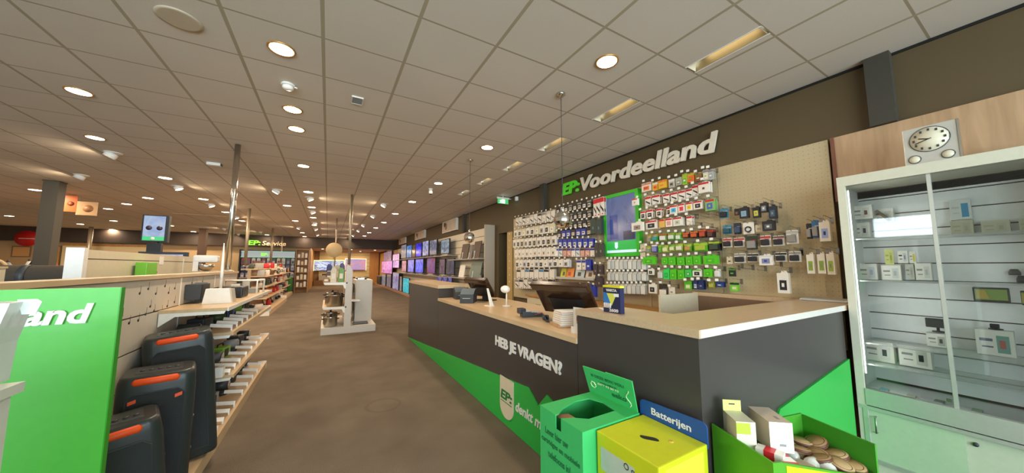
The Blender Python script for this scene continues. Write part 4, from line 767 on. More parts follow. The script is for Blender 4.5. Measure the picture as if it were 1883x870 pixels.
for j in range(3):
    for i in range(2): b.faces.new((vs[j * 3 + i], vs[j * 3 + i + 1], vs[j * 3 + i + 4], vs[j * 3 + i + 3]))
bmesh.ops.solidify(b, geom=b.faces[:], thickness=.002); tag(obj('crumpled_paper', b, PAPER), 'crumpled white sheet behind the step of the counter', 'paper')
for k in range(3):
    b = B(); box(b, -.11, .11, -.15, .15, 0, .007); o = obj('brochure', b, C(('#8f8f8a', '#d9d6cc', '#b5b3aa')[k])); o.location = (3.78, 1.09, H1 + .0071 * k); o.rotation_euler.z = .06 * k; tag(o, 'flat brochure on the counter end by the pegboard, %s of three from the bottom' % ORD[k], 'brochure', 'brochures at the counter end')
# white stands on the far counter
t = thing('phone_stand', 'slim glossy white stand leaning upright on the low counter', 'stand', (1.80, 3.72, H0), math.radians(20))
b = B(); prism(b, [(-.03, -.05, 0), (.03, -.05, 0), (.012, .03, .22), (-.012, .03, .22)], (0, .012, 0)); obj('upright', b, WHITEP, t); bx('foot', WHITEP, t, -.035, .035, -.055, .06, 0, .008)
t = thing('desk_lamp', 'white round headed gooseneck device on a thin stem on the low counter', 'lamp', (1.98, 3.60, H0))
b = B(); lathe(b, [(.001, 0), (.05, 0), (.048, .01), (.001, .012)], seg=20); obj('base', b, WHITEP, t); b = B(); tube(b, [(0, 0, .01), (0, 0, .15), (.01, .01, .19)], .009); obj('stem', b, WHITEP, t)
b = B(); bmesh.ops.create_uvsphere(b, u_segments=20, v_segments=12, radius=.06, matrix=Matrix.Translation((.0, .03, .21)) @ Matrix.Diagonal((1, 1.1, .8, 1))); obj('head', b, WHITEP, t)
# ================================================================== RECYCLING BOXES IN FRONT OF THE COUNTER
def quadprism(b, pts, z0, z1, mi=0): prism(b, [(p[0], p[1], z0) for p in pts], (0, 0, z1 - z0), mi)
EK = M('card_green', '#3cb562', .6); EKD = M('card_green_print', '#17683a', .6); CARDB = M('raw_cardboard', '#a9795c', .8)
t = thing('cartridge_box', 'green cardboard collection box for cartridges and phones with open hole and raised lid', 'collection box', (0, 0, 0))
e0, e1, f0, f1, ez = 1.07, 1.47, 1.205, 1.55, .72; th = .006
b = B()
# front (towards the aisle) with the notch, then the other walls
prism(b, [(e0, f1, 0), (e0, f0, 0), (e0, f0, ez), (e0, 1.365, ez), (e0, 1.365, .655), (e0, 1.41, .655), (e0, 1.41, ez), (e0, f1, ez)], (th, 0, 0))
box(b, e1 - th, e1, f0, f1, 0, ez); box(b, e0 + th, e1 - th, f0, f0 + th, 0, ez); box(b, e0 + th, e1 - th, f1 - th, f1, 0, ez)
obj('walls', b, EK, t)
b = B()
outer = [(e0, f1), (e0, 1.41), (e0 + .02, 1.41), (e0 + .08, 1.45), (e0 + .2, 1.49), (e0 + .30, 1.48), (e0 + .33, 1.40), (e0 + .31, 1.29), (e0 + .12, 1.29), (e0 + .06, 1.34), (e0, 1.365), (e0, f0), (e1, f0), (e1, f1)]
prism(b, [(x, y, ez) for x, y in outer], (0, 0, .005)); obj('top', b, EK, t)
bx('inner_lining', CARDB, t, e0 + .012, e1 - .012, f0 + .012, f1 - .012, .25, .26)
b = B(); prism(b, [(e0 + .03, 1.33, .705), (e0 + .12, 1.33, .69), (e0 + .19, 1.33, .60), (e0 + .185, 1.33, .597), (e0 + .115, 1.33, .685), (e0 + .03, 1.33, .70)], (0, .12, 0)); obj('inner_flap', b, CARDB, t)
b = B(); L0 = Vector((1.45, 1.555, ez)); R0_ = Vector((1.468, 1.215, ez)); L1 = Vector((1.398, 1.56, .885)); R1 = Vector((1.418, 1.205, .895)); mid = (L1 + R1) / 2
prism(b, [L0, R0_, R1, mid + Vector((0, 0, .004)), mid + Vector((0, .006, -.002)), L1], (.006, 0, .002)); lid = obj('raised_lid', b, EK, t)
xd = (R0_ - L0).normalized(); yd = ((L1 - L0) - xd * (L1 - L0).dot(xd)).normalized(); nn = xd.cross(yd)
def lt_(s, u, v, w_, h_, m, bold=.01): text('print', s, L0 + xd * u + yd * v + nn * .0005, xd, yd, w_, h_, m, lid, .0012, bold=bold)
lt_('IS DEZE BOX VOL?', .05, .125, .24, .017, EKD); lt_('www.eeko.nl', .11, .10, .12, .010, EKD); lt_('0877 93 80 93', .09, .083, .15, .012, M('print_pale', '#d9e6b8', .6)); lt_('eeko', .185, .042, .10, .030, EKD)
b = B(); tube(b, [L0 + xd * (.30 + .012 * math.sin(k)) + yd * (.02 + .012 * k) + nn * .001 for k in range(9)], .002, 5); tube(b, [L0 + xd * (.05 + .02 * math.cos(k)) + yd * (.07 + .02 * math.sin(k)) + nn * .001 for k in range(7)], .003, 5); obj('print_curl', b, M('print_pale'), lid)
for s, v, w_, u in (('Lever hier uw', .60, .19, .05), ('cartridges en mobiele', .545, .31, .015), ('telefoons in!', .49, .18, .075)):
    text('print', s, (e0 - .0008, f1 - u, v), NX, UP, w_, .034, EKD, t, .001, bold=.012)
YB = M('card_yellow', '#c3c81c', .5); YB2 = M('print_black', '#20201c', .6)
t = thing('battery_box', 'yellow cardboard battery collection box with blue sign reading Batterijen', 'collection box', (0, 0, 0))
b = B(); box(b, 1.15, 1.485, .862, 1.195, 0, .72, bev=.006); obj('box', b, YB, t)
b = B(); tube(b, [(0, 0, 0)] * 0 or [(1.30, 1.06, .7205), (1.30, 1.06, .7215)], .001, 4)
pts = []
cpt = at(1194, 806, 'z', .721)
for k in range(28):
    a = 2 * math.pi * k / 28; u = .040 * math.cos(a); v = .017 * math.sin(a) + .008 * math.sin(u * 55)
    pts.append((cpt.x + u * .25 + v * .95, cpt.y - u * .97 + v * .2, .7205))
b.free(); b = B(); prism(b, pts, (0, 0, .001)); obj('battery_slot', b, YB2, t)
cp = at(1234, 812, 'z', .721); b = B(); lathe(b, [(.001, 0), (.012, 0), (.012, .0008), (.001, .0008)], (cp.x, cp.y, .7205), 16); obj('round_print', b, M('print_peach', '#d9b84a', .6), t)
b = B(); rr = .03
pts = [(1.488, 1.215, .70), (1.488, 1.215, .775)] + [(1.488, 1.215 - rr + rr * math.cos(a), .775 + rr * math.sin(a) * .7) for a in (math.pi / 6, math.pi / 3, math.pi / 2)] + [(1.488, .862 + rr - rr * math.sin(a), .785 + rr * .7 * math.cos(a)) for a in (0, math.pi / 6, math.pi / 3, math.pi / 2)] + [(1.488, .862, .70)]
prism(b, pts, (.006, 0, 0)); bs = obj('blue_sign', b, M('sign_blue', '#25508f', .5), t)
text('print', 'Batterijen', (1.4875, 1.145, .728), NX, UP, .21, .044, CWH, bs, .001, bold=.02)
b = B(); box(b, 1.1488, 1.1498, .98, 1.17, .56, .66); obj('side_label', b, M('label_grey', '#b8bfae', .6), t)
b = B(); tube(b, [(1.1485, 1.02 - .012 * math.cos(k * .8), .645 + .012 * math.sin(k * .8)) for k in range(9)], .002, 5); tube(b, [(1.1485, .985 - .007 * math.cos(k * .8), .64 + .007 * math.sin(k * .8)) for k in range(9)], .002, 5); obj('drawing', b, YB2, t)
b = B(); box(b, 1.19, 1.45, .8605, .8618, .45, .70); obj('lit_side_tint', b, M('card_yellow_lit', '#e6ea3a', .5), t)  # paler yellow layer paints the light falling on this side of the box
# green open bin, turned a little
zt = .77
A_ = at(1304, 778, 'z', zt); C_ = at(1468, 759, 'z', zt)
ex = Vector((C_.x - A_.x, C_.y - A_.y, 0)); Lx = ex.length; ex.normalize(); ey = Vector((ex.y, -ex.x, 0)); Ly = .285
O_ = Vector((1.585, .895, 0))
def P(u, v, z): q = O_ + ex * u + ey * v; return (q.x, q.y, z)
t = thing('lamp_recycling_bin', 'bright green open cardboard bin full of used bulbs and packaging, yellow front', 'recycling bin')
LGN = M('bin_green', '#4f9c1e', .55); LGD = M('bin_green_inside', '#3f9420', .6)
b = B(); prism(b, [P(0, 0, 0), P(0, Ly, 0), P(0, Ly, zt - .012), P(0, 0, zt)], ex * .008); obj('left_wall', b, LGN, t)
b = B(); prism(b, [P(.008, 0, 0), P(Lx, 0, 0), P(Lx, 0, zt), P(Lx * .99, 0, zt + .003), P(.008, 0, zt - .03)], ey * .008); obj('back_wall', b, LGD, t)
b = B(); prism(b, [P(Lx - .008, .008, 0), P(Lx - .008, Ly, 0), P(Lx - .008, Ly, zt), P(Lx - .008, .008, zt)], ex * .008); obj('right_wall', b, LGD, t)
b = B(); prism(b, [P(.008, Ly - .008, 0), P(Lx - .008, Ly - .008, 0), P(Lx - .008, Ly - .008, .655), P(Lx * .7, Ly - .008, .675), P(.04, Ly - .008, .755), P(.008, Ly - .008, .757)], ey * .008); obj('front_wall', b, LGN, t)
b = B(); prism(b, [P(.06, Ly, .2), P(Lx - .01, Ly, .2), P(Lx - .01, Ly, .65), P(Lx * .7, Ly, .668), P(.06, Ly, .742)], ey * .0015); obj('yellow_print', b, YB, t)
b = B(); prism(b, [P(.01, .01, .59), P(Lx - .01, .01, .59), P(Lx - .01, Ly - .01, .59), P(.01, Ly - .01, .59)], (0, 0, .01)); obj('false_floor', b, CARDB, t)
def carton(pts4, z1, z0, mats_, label, name='carton', extra=None):
    """box whose top corners are four floor-plan points"""
    b = B(); prism(b, [(p.x, p.y, z0) for p in pts4], (0, 0, z1 - z0), 0); o = obj(name, b, mats_); tag(o, label, 'box', 'packaging in the green bin'); return o
def topq(pxs, z): return [at(x, y, 'z', z) for x, y in pxs]
def oriented(cx, cy, w_, d_, ang):
    c, s = math.cos(ang), math.sin(ang); return [Vector((cx + c * u - s * v, cy + s * u + c * v, 0)) for u, v in ((-w_ / 2, -d_ / 2), (w_ / 2, -d_ / 2), (w_ / 2, d_ / 2), (-w_ / 2, d_ / 2))]
ang = math.atan2(ex.y, ex.x); TH = math.radians(-38.8); c_, s_ = math.cos(TH), math.sin(TH); ux = Vector((c_, s_, 0)); uy = Vector((-s_, c_, 0))
fl = Vector((1.648, .692, 0)); w_, d_ = .088, .155
big = carton([fl, fl + ux * w_, fl + ux * w_ + uy * d_, fl + uy * d_], .845, .725, [C('#c9b9a4')], 'white and beige upright bulb carton, biggest in the green bin')
b = B(); prism(b, [fl + Vector((0, 0, .726)), fl + ux * w_ + Vector((0, 0, .726)), fl + ux * w_ + Vector((0, 0, .846)), fl + Vector((0, 0, .846))], uy * -.0012); obj('white_end', b, PAPER, big)
b = B(); prism(b, [fl + ux * .035 + Vector((0, 0, .75)), fl + ux * .06 + Vector((0, 0, .75)), fl + ux * .06 + Vector((0, 0, .76)), fl + ux * .035 + Vector((0, 0, .76))], uy * -.0018); prism(b, [fl + ux * .05 + uy * .03 + Vector((0, 0, .8455)), fl + ux * .062 + uy * .03 + Vector((0, 0, .8455)), fl + ux * .062 + uy * .06 + Vector((0, 0, .8455)), fl + ux * .05 + uy * .06 + Vector((0, 0, .8455))], (0, 0, .0006)); obj('print', b, GREY, big)
fs = Vector((1.556, .775, 0)); w_, d_ = .076, .115
sm = carton([fs, fs + ux * w_, fs + ux * w_ + uy * d_, fs + uy * d_], .835, .70, [C('#d6d0b8')], 'small cream bulb carton with a pale yellow upright flap in the green bin')
LYL = M('flap_yellow', '#cfd978', .5); bk = fs + uy * (d_ - .004)
b = B(); prism(b, [bk + Vector((0, 0, .82)), bk + ux * w_ + Vector((0, 0, .82)), bk + ux * w_ + Vector((0, 0, .882)), bk + Vector((0, 0, .882))], uy * .003); obj('hang_flap', b, LYL, sm)
b = B(); prism(b, [bk + ux * .025 + Vector((0, 0, .862)), bk + ux * .05 + Vector((0, 0, .862)), bk + ux * .05 + Vector((0, 0, .867)), bk + ux * .025 + Vector((0, 0, .867))], uy * -.0012); obj('hang_slot', b, YB2, sm)
b = B(); prism(b, [fs + Vector((0, 0, .785)), fs + ux * .055 + Vector((0, 0, .785)), fs + ux * .055 + Vector((0, 0, .83)), fs + Vector((0, 0, .83))], uy * -.001); obj('green_print', b, C('#b3c93a'), sm)
for i, (u, v, zz, an, cl, lab) in enumerate(((.10, .19, .70, 30, '#e9e2d6', 'white folded pack with red trim at the front left of the green bin'), (.125, .235, .685, -20, '#cf2a30', 'small red and white pack at the front of the green bin'), (.085, .13, .66, 80, '#ddd3c2', 'crumpled white pack along the left wall of the green bin'))):
    q = P(u, v, 0); o = carton(oriented(q[0], q[1], .05, .09, ang + math.radians(an)), zz + .045, zz - .02, [C(cl)], lab)
    if i < 2:
        w2 = carton(oriented(q[0], q[1], .051, .035, ang + math.radians(an)), zz + .0455, zz - .0, [C('#cf2a30' if i == 0 else '#ece6da')], lab, name='band'); w2.parent = o
        for k_ in ('label', 'category', 'group'): del w2[k_]
q = P(.19, .235, 0); carton(oriented(q[0], q[1], .10, .06, ang + .1), .70, .62, [C('#b9ab8c')], 'beige flat carton under the big white one in the green bin')
rng = random.Random(3)
spots = [(.34, .055), (.42, .07), (.485, .10), (.40, .15), (.475, .175), (.33, .125), (.485, .24), (.41, .225), (.35, .195), (.25, .06)]
for i, (u, v) in enumerate(spots):
    u = min(u, Lx - .055); v = min(v, Ly - .055)
    q = P(u, v, 0); z = .668 + .01 * (i % 3) - .02 * (v / Ly)
    t2 = thing('used_lamp', 'used flat round lamp with brown rim in the green bin, %s from the left' % ORD[sorted(range(10), key=lambda k: spots[k][0]).index(i)], 'lamp', (q[0], q[1], z), group='used lamps in the green bin'); t2.rotation_euler = (rng.uniform(-.3, .3), rng.uniform(-.3, .3), rng.uniform(0, 6))
    b = B(); lathe(b, [(.001, .0), (.042, .0), (.044, .012), (.042, .018), (.001, .02)], seg=20); obj('disc', b, C(('#a9885c', '#b5966a', '#9a7a52')[i % 3]), t2)
    b = B(); lathe(b, [(.034, .0185), (.045, .015), (.046, .006), (.034, .0)], seg=20); obj('rim', b, C('#5f3a2c'), t2)
    b = B(); lathe(b, [(.001, -.05), (.018, -.05), (.028, -.0), (.001, 0)], seg=14); obj('base', b, C('#c9b591'), t2)
for i, (u, v) in enumerate(((.27, .12), (.285, .20), (.34, .24), (.26, .24))):
    q = P(u, v, 0); t2 = thing('glass_bulb', 'clear used glass bulb pack in the green bin, %s of four in the middle' % ORD[i], 'bulb', (q[0], q[1], .66), group='glass bulbs in the green bin'); t2.rotation_euler = (1.1, .3 * i, 1.3 * i)
    b = B(); lathe(b, [(.001, .05), (.018, .045), (.028, .02), (.026, 0), (.014, -.02), (.012, -.03)], seg=16); obj('glass', b, M('bulb_glass', '#d5d6cc', .1, coat=.5), t2)
    b = B(); lathe(b, [(.012, -.03), (.012, -.055), (.004, -.06), (.001, -.06)], seg=12); obj('screw_cap', b, STEEL, t2)
# ================================================================== LEFT FRONT: GREEN SIGN PANEL, WHITE STAND
t = thing('green_end_panel', 'tall bright green end panel with white italic lettering, left foreground', 'panel', (-.755, 2.0, 0))
bx('board', M('panel_green', '#4fb43d', .4, coat=.05), t, -1.15, 0, 0, .03, .0, 1.412)
bx('side_edge', M('panel_green_dark', '#2f9a22', .4), t, 0, .004, 0, .03, 0, 1.412)
text('white_letters', 'Voordeelland', (-.705, -.004, 1.272), (1, 0, 0), UP, .64, .080, CWH, t, .004, bold=.035, shear=.2)
t = thing('display_stand', 'pale white display stand at the left picture edge holding a clear pack', 'stand', (-.9, 1.2, 0))
bx('body', M('stand_white', '#cfd3c4', .4), t, -.2, .232, -.5, .135, 0, 1.185); bx('top', M('stand_white'), t, -.21, .244, -.51, .15, 1.185, 1.209)
t = thing('clear_wipes_pack', 'tall clear plastic pack with blue and white print on the white stand', 'pack', (-.742, 1.30, 1.210))
b = B(); prism(b, [(-.14, 0, 0), (.045, 0, 0), (.05, 0, .1), (.058, 0, .14), (.07, 0, .2), (-.14, 0, .2)], (0, .08, 0)); obj('plastic', b, M('clear_pack_plastic', '#dfe5de', .2, alpha=.75), t)
b = B(); box(b, -.13, .036, -.002, -.0005, .01, .185, 0); prism(b, [(-.1, -.003, .085), (.018, -.003, .105), (.03, -.003, .13), (.0, -.003, .135), (-.1, -.003, .11)], (0, .0008, 0), 1); prism(b, [(-.1, -.003, .05), (-.0, -.003, .055), (.022, -.003, .075), (-.005, -.003, .085), (-.1, -.003, .07)], (0, .0008, 0), 2); obj('printed_label', b, [C('#e3e8ee'), C('#6f8fd0'), C('#2f55b0')], t)
b = B(); prism(b, [(.07, .04, .168), (.092, .04, .168), (.10, .04, .198), (.092, .04, .206), (.06, .04, .206)], (0, .002, 0)); obj('hang_tab', b, M('clear_pack_plastic'), t)
b = B()
for k in range(3): box(b, .042, .047, -.0025, -.0005, .115 + .016 * k, .125 + .016 * k)
obj('small_print', b, DGREY, t)
# ================================================================== LEFT GONDOLA
SXL = -1.15; EDG = -.73; GY_0, GY_1 = 2.05, 6.05; LZ = 1.432
SLATM = M('pale_slatwall', '#c9bfb0', .5, noise=.1, scale=8)
t = thing('gondola_shelving', 'long low gondola with pale slatted back printed with music notes and wooden top ledge', 'shelving', (SXL, GY_0, 0)); G1 = t
def gg(name, m, x0, x1, y0, y1, z0, z1, par=None, **k): b = B(); box(b, x0, x1, y0, y1, z0, z1, **k); bmesh.ops.translate(b, verts=b.verts[:], vec=(-SXL, -GY_0, 0)); return obj(name, b, m, par or t)
gg('plinth', OAK, -1.27, EDG, GY_0, GY_1, .0, .095)
gg('spine', GROOVE, SXL - .09, SXL - .012, GY_0, GY_1, .095, LZ - .03)
zs = [.1, .20, .437, .674, .911, 1.15, 1.405]
for za, zb in zip(zs, zs[1:]): gg('back_slat', SLATM, SXL - .012, SXL, GY_0, GY_1, za + .005, zb - .005)
gg('top_ledge', OAK, SXL - .12, SXL + .02, GY_0 - .02, GY_1 + .02, LZ - .028, LZ)
gg('joint_strip', WHITEP, SXL, SXL + .004, 4.02, 4.035, .1, 1.40); gg('joint_strip', WHITEP, SXL, SXL + .004, 5.02, 5.035, .1, 1.40)
b = B()
for (yy, zz) in ((3.3, 1.31), (3.42, 1.335), (3.55, 1.29), (3.7, 1.34), (3.78, 1.28), (3.9, 1.31), (3.32, 1.12), (3.42, 1.15), (3.55, 1.16), (3.68, 1.14), (3.78, 1.17), (3.1, 1.18), (3.2, 1.12), (4.3, 1.34), (4.42, 1.32), (4.6, 1.34), (3.48, 1.2), (3.92, 1.19)):
    lathe(b, [(.001, 0), (.015, 0), (.001, .0008)], (0, 0, 0), 10, 0, mat=Matrix.Translation((SXL + .0005, yy, zz)) @ Matrix.Rotation(math.radians(90), 4, 'Y') @ Matrix.Diagonal((.7, 1, 1, 1)))
    box(b, SXL + .0003, SXL + .001, yy + .008, yy + .0105, zz, zz + .05)
bmesh.ops.translate(b, verts=b.verts[:], vec=(-SXL, -GY_0, 0)); obj('music_note_print', b, BLACK, t)
SHZ = ((1.15, 3.62), (.905, 3.85), (.49, 4.0))
for k, (z, ys_) in enumerate(SHZ):
    s = gg('shelf', OAK, SXL, EDG, ys_, GY_1, z - .025, z)
    gg('shelf_edge', WHITEP if k == 0 else OAK, EDG, EDG + .008, ys_, GY_1, z - .03, z + .002, s)
    b = B(); prism(b, [(SXL + .005, ys_ - .002, z - .026), (EDG - .01, ys_ - .002, z - .026), (EDG - .02, ys_ - .002, z - .05), (SXL + .1, ys_ - .002, z - .055), (SXL + .005, ys_ - .002, z - .13)], (0, .004, 0)); bmesh.ops.translate(b, verts=b.verts[:], vec=(-SXL, -GY_0, 0)); obj('bracket', b, WHITEP, t)
def ptag(y, z, x=EDG - .02, w_=.16): 
    b = B(); prism(b, [(x - .16, y - .012, z + .045), (x - .16, y + .012, z + .07), (x, y + .012, z + .05), (x, y - .012, z + .025)], (0, .002, .002)); prism(b, [(x - .012, y - .003, z), (x, y - .003, z), (x, y - .003, z + .03), (x - .012, y - .003, z + .03)], (0, .002, 0)); bmesh.ops.translate(b, verts=b.verts[:], vec=(-SXL, -GY_0, 0)); obj('price_tag', b, TAGM, t)
for y in (3.95, 4.15, 4.38, 4.62, 4.9, 5.2): ptag(y, .905)
for y in (4.0, 4.2, 4.4, 4.7, 5.0, 5.3, 5.6): ptag(y, .49)
for y in (3.72, 3.9, 4.1, 4.3, 4.65, 4.9, 5.2, 5.5, 5.8): ptag(y, .095)
gg('end_plate', WHITEP, EDG - .1, EDG + .002, GY_1, GY_1 + .01, .0, .11); gg('end_plate', WHITEP, EDG - .1, EDG + .008, GY_1, GY_1 + .01, .42, .51); gg('end_plate', WHITEP, EDG - .1, EDG + .008, GY_1, GY_1 + .01, .83, .92)
# party speakers
SPB = M('speaker_black', '#2d3231', .36, noise=.08, bump=.05, scale=200); SPG = M('speaker_mesh', '#2a2e2f', .5, bump=.5, scale=400)
def rbox(b, W, D, z0, z1, r, taper=0, seg=5, mi=0):
    """box with rounded vertical corners; the top is pulled in by taper"""
    def ring(z, k):
        vs = []
        for cx_, cy_, a0 in ((W / 2 - r, D / 2 - r, 0), (-W / 2 + r, D / 2 - r, 90), (-W / 2 + r, -D / 2 + r, 180), (W / 2 - r, -D / 2 + r, 270)):
            for i in range(seg + 1):
                a = math.radians(a0 + 90 * i / seg); vs.append(b.verts.new(((cx_ + r * math.cos(a)) * k, (cy_ + r * math.sin(a)) * k, z)))
        return vs
    H = z1 - z0; R = [ring(z0, .97), ring(z0 + .015, 1), ring(z1 - .06, 1 - taper), ring(z1 - .03, .985 - taper), ring(z1 - .008, .95 - taper), ring(z1, .88 - taper)]
    for p, q_ in zip(R, R[1:]):
        for i in range(len(p)):
            f = b.faces.new((p[i], p[(i + 1) % len(p)], q_[(i + 1) % len(p)], q_[i])); f.smooth = True; f.material_index = mi
    b.faces.new(R[0][::-1]); b.faces.new(R[-1])
def party(loc, rz, W, D, H, label, handle='front', lean=0):
    t = thing('party_speaker', label, 'loudspeaker', loc, rz, group='party speakers on the left plinth'); t.rotation_euler = (0, -math.radians(lean), rz)
    b = B(); rbox(b, W, D, 0, H, min(W, D) * .17, .02); obj('cabinet', b, SPB, t)
    b = B(); tube(b, [(-W * .30, -D * .45, H - .034), (-W * .27, -D * .46, H - .034), (W * .24, -D * .46, H - .034), (W * .27, -D * .45, H - .034)], [.012, .021, .021, .012], 12); obj('carry_handle', b, ORANGE, t)
    b = B(); w2 = W * .36; z1 = H - .10
    pts = [(-w2, z1 - .03), (-w2, .06), (w2, .06), (w2, z1 - .03), (w2 - .03, z1), (-w2 + .03, z1)]
    prism(b, [(x, -D / 2 - .003, z) for x, z in pts], (0, .02, 0)); fp = obj('front_grille', b, SPG, t)
    b = B(); tube(b, [(x, -D / 2 - .003, z) for x, z in pts + pts[:2]], .004, 6); obj('grille_frame', b, DGREY, fp)
    if handle == 'dual':
        b = B()
        for s in (-1, 1): prism(b, [(s * w2 * .78 - .016, -D / 2 - .006, z1 - .055), (s * w2 * .78 + .016, -D / 2 - .006, z1 - .045), (s * w2 * .78 + .016, -D / 2 - .006, z1 - .025), (s * w2 * .78 - .016, -D / 2 - .006, z1 - .035)], (0, .006, 0))
        obj('orange_mark', b, ORANGE, fp)
    b = B(); box(b, -W * .3, W * .3, -D * .22, D * .3, H - .001, H + .003, bev=.001); tp = obj('control_panel', b, M('control_panel', '#3c4040', .35), t)
    for i in range(5):
        b = B(); lathe(b, [(.001, 0), (.012, 0), (.011, .006), (.001, .007)], (-W * .22 + W * .11 * i, -D * .05, H + .003), 12); obj('knob', b, DGREY, tp)
    for s in (-1, 1):
        b = B(); lathe(b, [(.001, .004), (.007, .004), (.008, 0)], seg=10, mat=Matrix.Translation((W / 2, 0, H * .28 if s < 0 else H * .55)) @ Matrix.Rotation(math.radians(90), 4, 'Y')); obj('screw', b, STEEL, t)
    b = B(); tube(b, [(W / 2 - .002, -D * .32, .03), (W / 2 - .002, -D * .32, H - .08)], .003, 5); obj('side_seam', b, BLACK, t)
    return t
party((-.88, 3.42, .112), math.radians(16), .37, .33, .90, 'largest black party speaker with an orange handle, rearmost of three', lean=5)
party((-.905, 2.97, .096), math.radians(14), .34, .31, .75, 'middle black party speaker with two orange marks on its grille', 'dual')
party((-.875, 2.58, .116), math.radians(20), .33, .28, .58, 'smallest black party speaker with orange handle beside the green panel', lean=6)
# goods on the gondola shelves
def gadget(name, label, cat, loc, parts, rz=0, group=None):
    t = thing(name, label, cat, loc, rz, group)
    for pn, m, fn in parts:
        b = B(); fn(b); obj(pn, b, m, t)
    return t
gadget('slanted_speaker', 'dark grey wedge shaped speaker mounted on the slatwall', 'speaker', (-1.06, 4.25, 1.19), [('body', DGREY, lambda b: prism(b, [(-.085, -.13, 0), (-.085, .13, 0), (-.085, .13, .14), (-.085, -.13, .14)], (.11, 0, -.0))), ('front_grille', SPG, lambda b: prism(b, [(.025, -.12, .006), (.025, .12, .006), (.025, .10, .134), (.025, -.10, .134)], (.004, 0, 0))), ('bracket', GREY, lambda b: box(b, -.09, .0, .13, .16, -.0401, .15))])
gadget('white_speaker', 'white trapezoid speaker standing on the top wooden shelf', 'speaker', (-.90, 4.13, 1.151), [('body', WHITEP, lambda b: prism(b, [(-.1, -.1, 0), (.11, -.1, 0), (.09, -.1, .14), (-.08, -.1, .14)], (0, .06, 0))), ('back_shell', M('warm_grey_plastic', '#b9b3a4', .5), lambda b: prism(b, [(-.09, -.04, 0), (.11, -.04, 0), (.09, -.04, .13), (-.07, -.04, .13)], (0, .14, 0)))])
gadget('soundbar', 'black boxy radio with round dial on the top wooden shelf', 'radio', (-.95, 4.75, 1.151), [('body', BLACK, lambda b: box(b, -.12, .13, -.12, .2, 0, .12, bev=.01)), ('dial', STEEL, lambda b: lathe(b, [(.03, 0), (.035, -.004), (.028, -.008), (.001, -.006)], seg=20, mat=Matrix.Translation((.02, -.121, .06)) @ Matrix.Rotation(math.radians(-90), 4, 'X'))), ('speaker_grille', SPG, lambda b: box(b, .129, .133, -.1, .18, .015, .105))])
gadget('frame_stand', 'white rectangular tube frame stand on the top wooden shelf', 'stand', (-.92, 5.35, 1.151), [('frame', WHITEP, lambda b: (tube(b, [(-.2, 0, .0), (-.2, 0, .17), (.12, 0, .17), (.12, 0, 0)], .014, 8), tube(b, [(.12, 0, .17), (.16, .22, .17), (.16, .22, 0)], .014, 8))), ('shelf_plate', GREY, lambda b: box(b, -.18, .12, .02, .2, .0, .06))])
gadget('tall_antenna', 'thin tall white pole lamp standing on the top shelf', 'lamp', (-.99, 4.55, 1.151), [('base', WHITEP, lambda b: lathe(b, [(.001, 0), (.04, 0), (.03, .01), (.001, .012)], seg=16)), ('rod', WHITEP, lambda b: tube(b, [(0, 0, .01), (.002, 0, .30), (0, 0, .60)], [.012, .014, .004], 8))])
for i, (y, cl, h_) in enumerate(((5.0, '#5a5e60', .10), (5.2, '#c8c8c4', .13), (5.62, '#36393b', .12), (5.82, '#b9b5aa', .16), (5.95, '#8b3d36', .1))):
    gadget('small_speaker', 'small %s speaker on the top wooden shelf, %s towards the back' % (('grey', 'silver', 'black', 'beige', 'dark red')[i], ORD[i]), 'speaker', (-1.05 + .06 * (i % 2), y, 1.151), [('body', C(cl), lambda b, h_=h_: rbox(b, .09, .08, 0, h_, .02)), ('front_grille', SPG, lambda b, h_=h_: box(b, .044, .048, -.028, .028, .02, h_ - .03))], group='small speakers on the top shelf')
cols2 = ['#3b3f42', '#2b2d30', '#4fb5ad', '#3c4d2f', '#4b5fa8', '#55585a', '#7fae3a', '#2b2d30', '#8f9498', '#3a3a3e']
nm2 = ['charcoal', 'black', 'turquoise', 'dark olive', 'blue', 'grey', 'lime green', 'jet black', 'silver', 'anthracite']
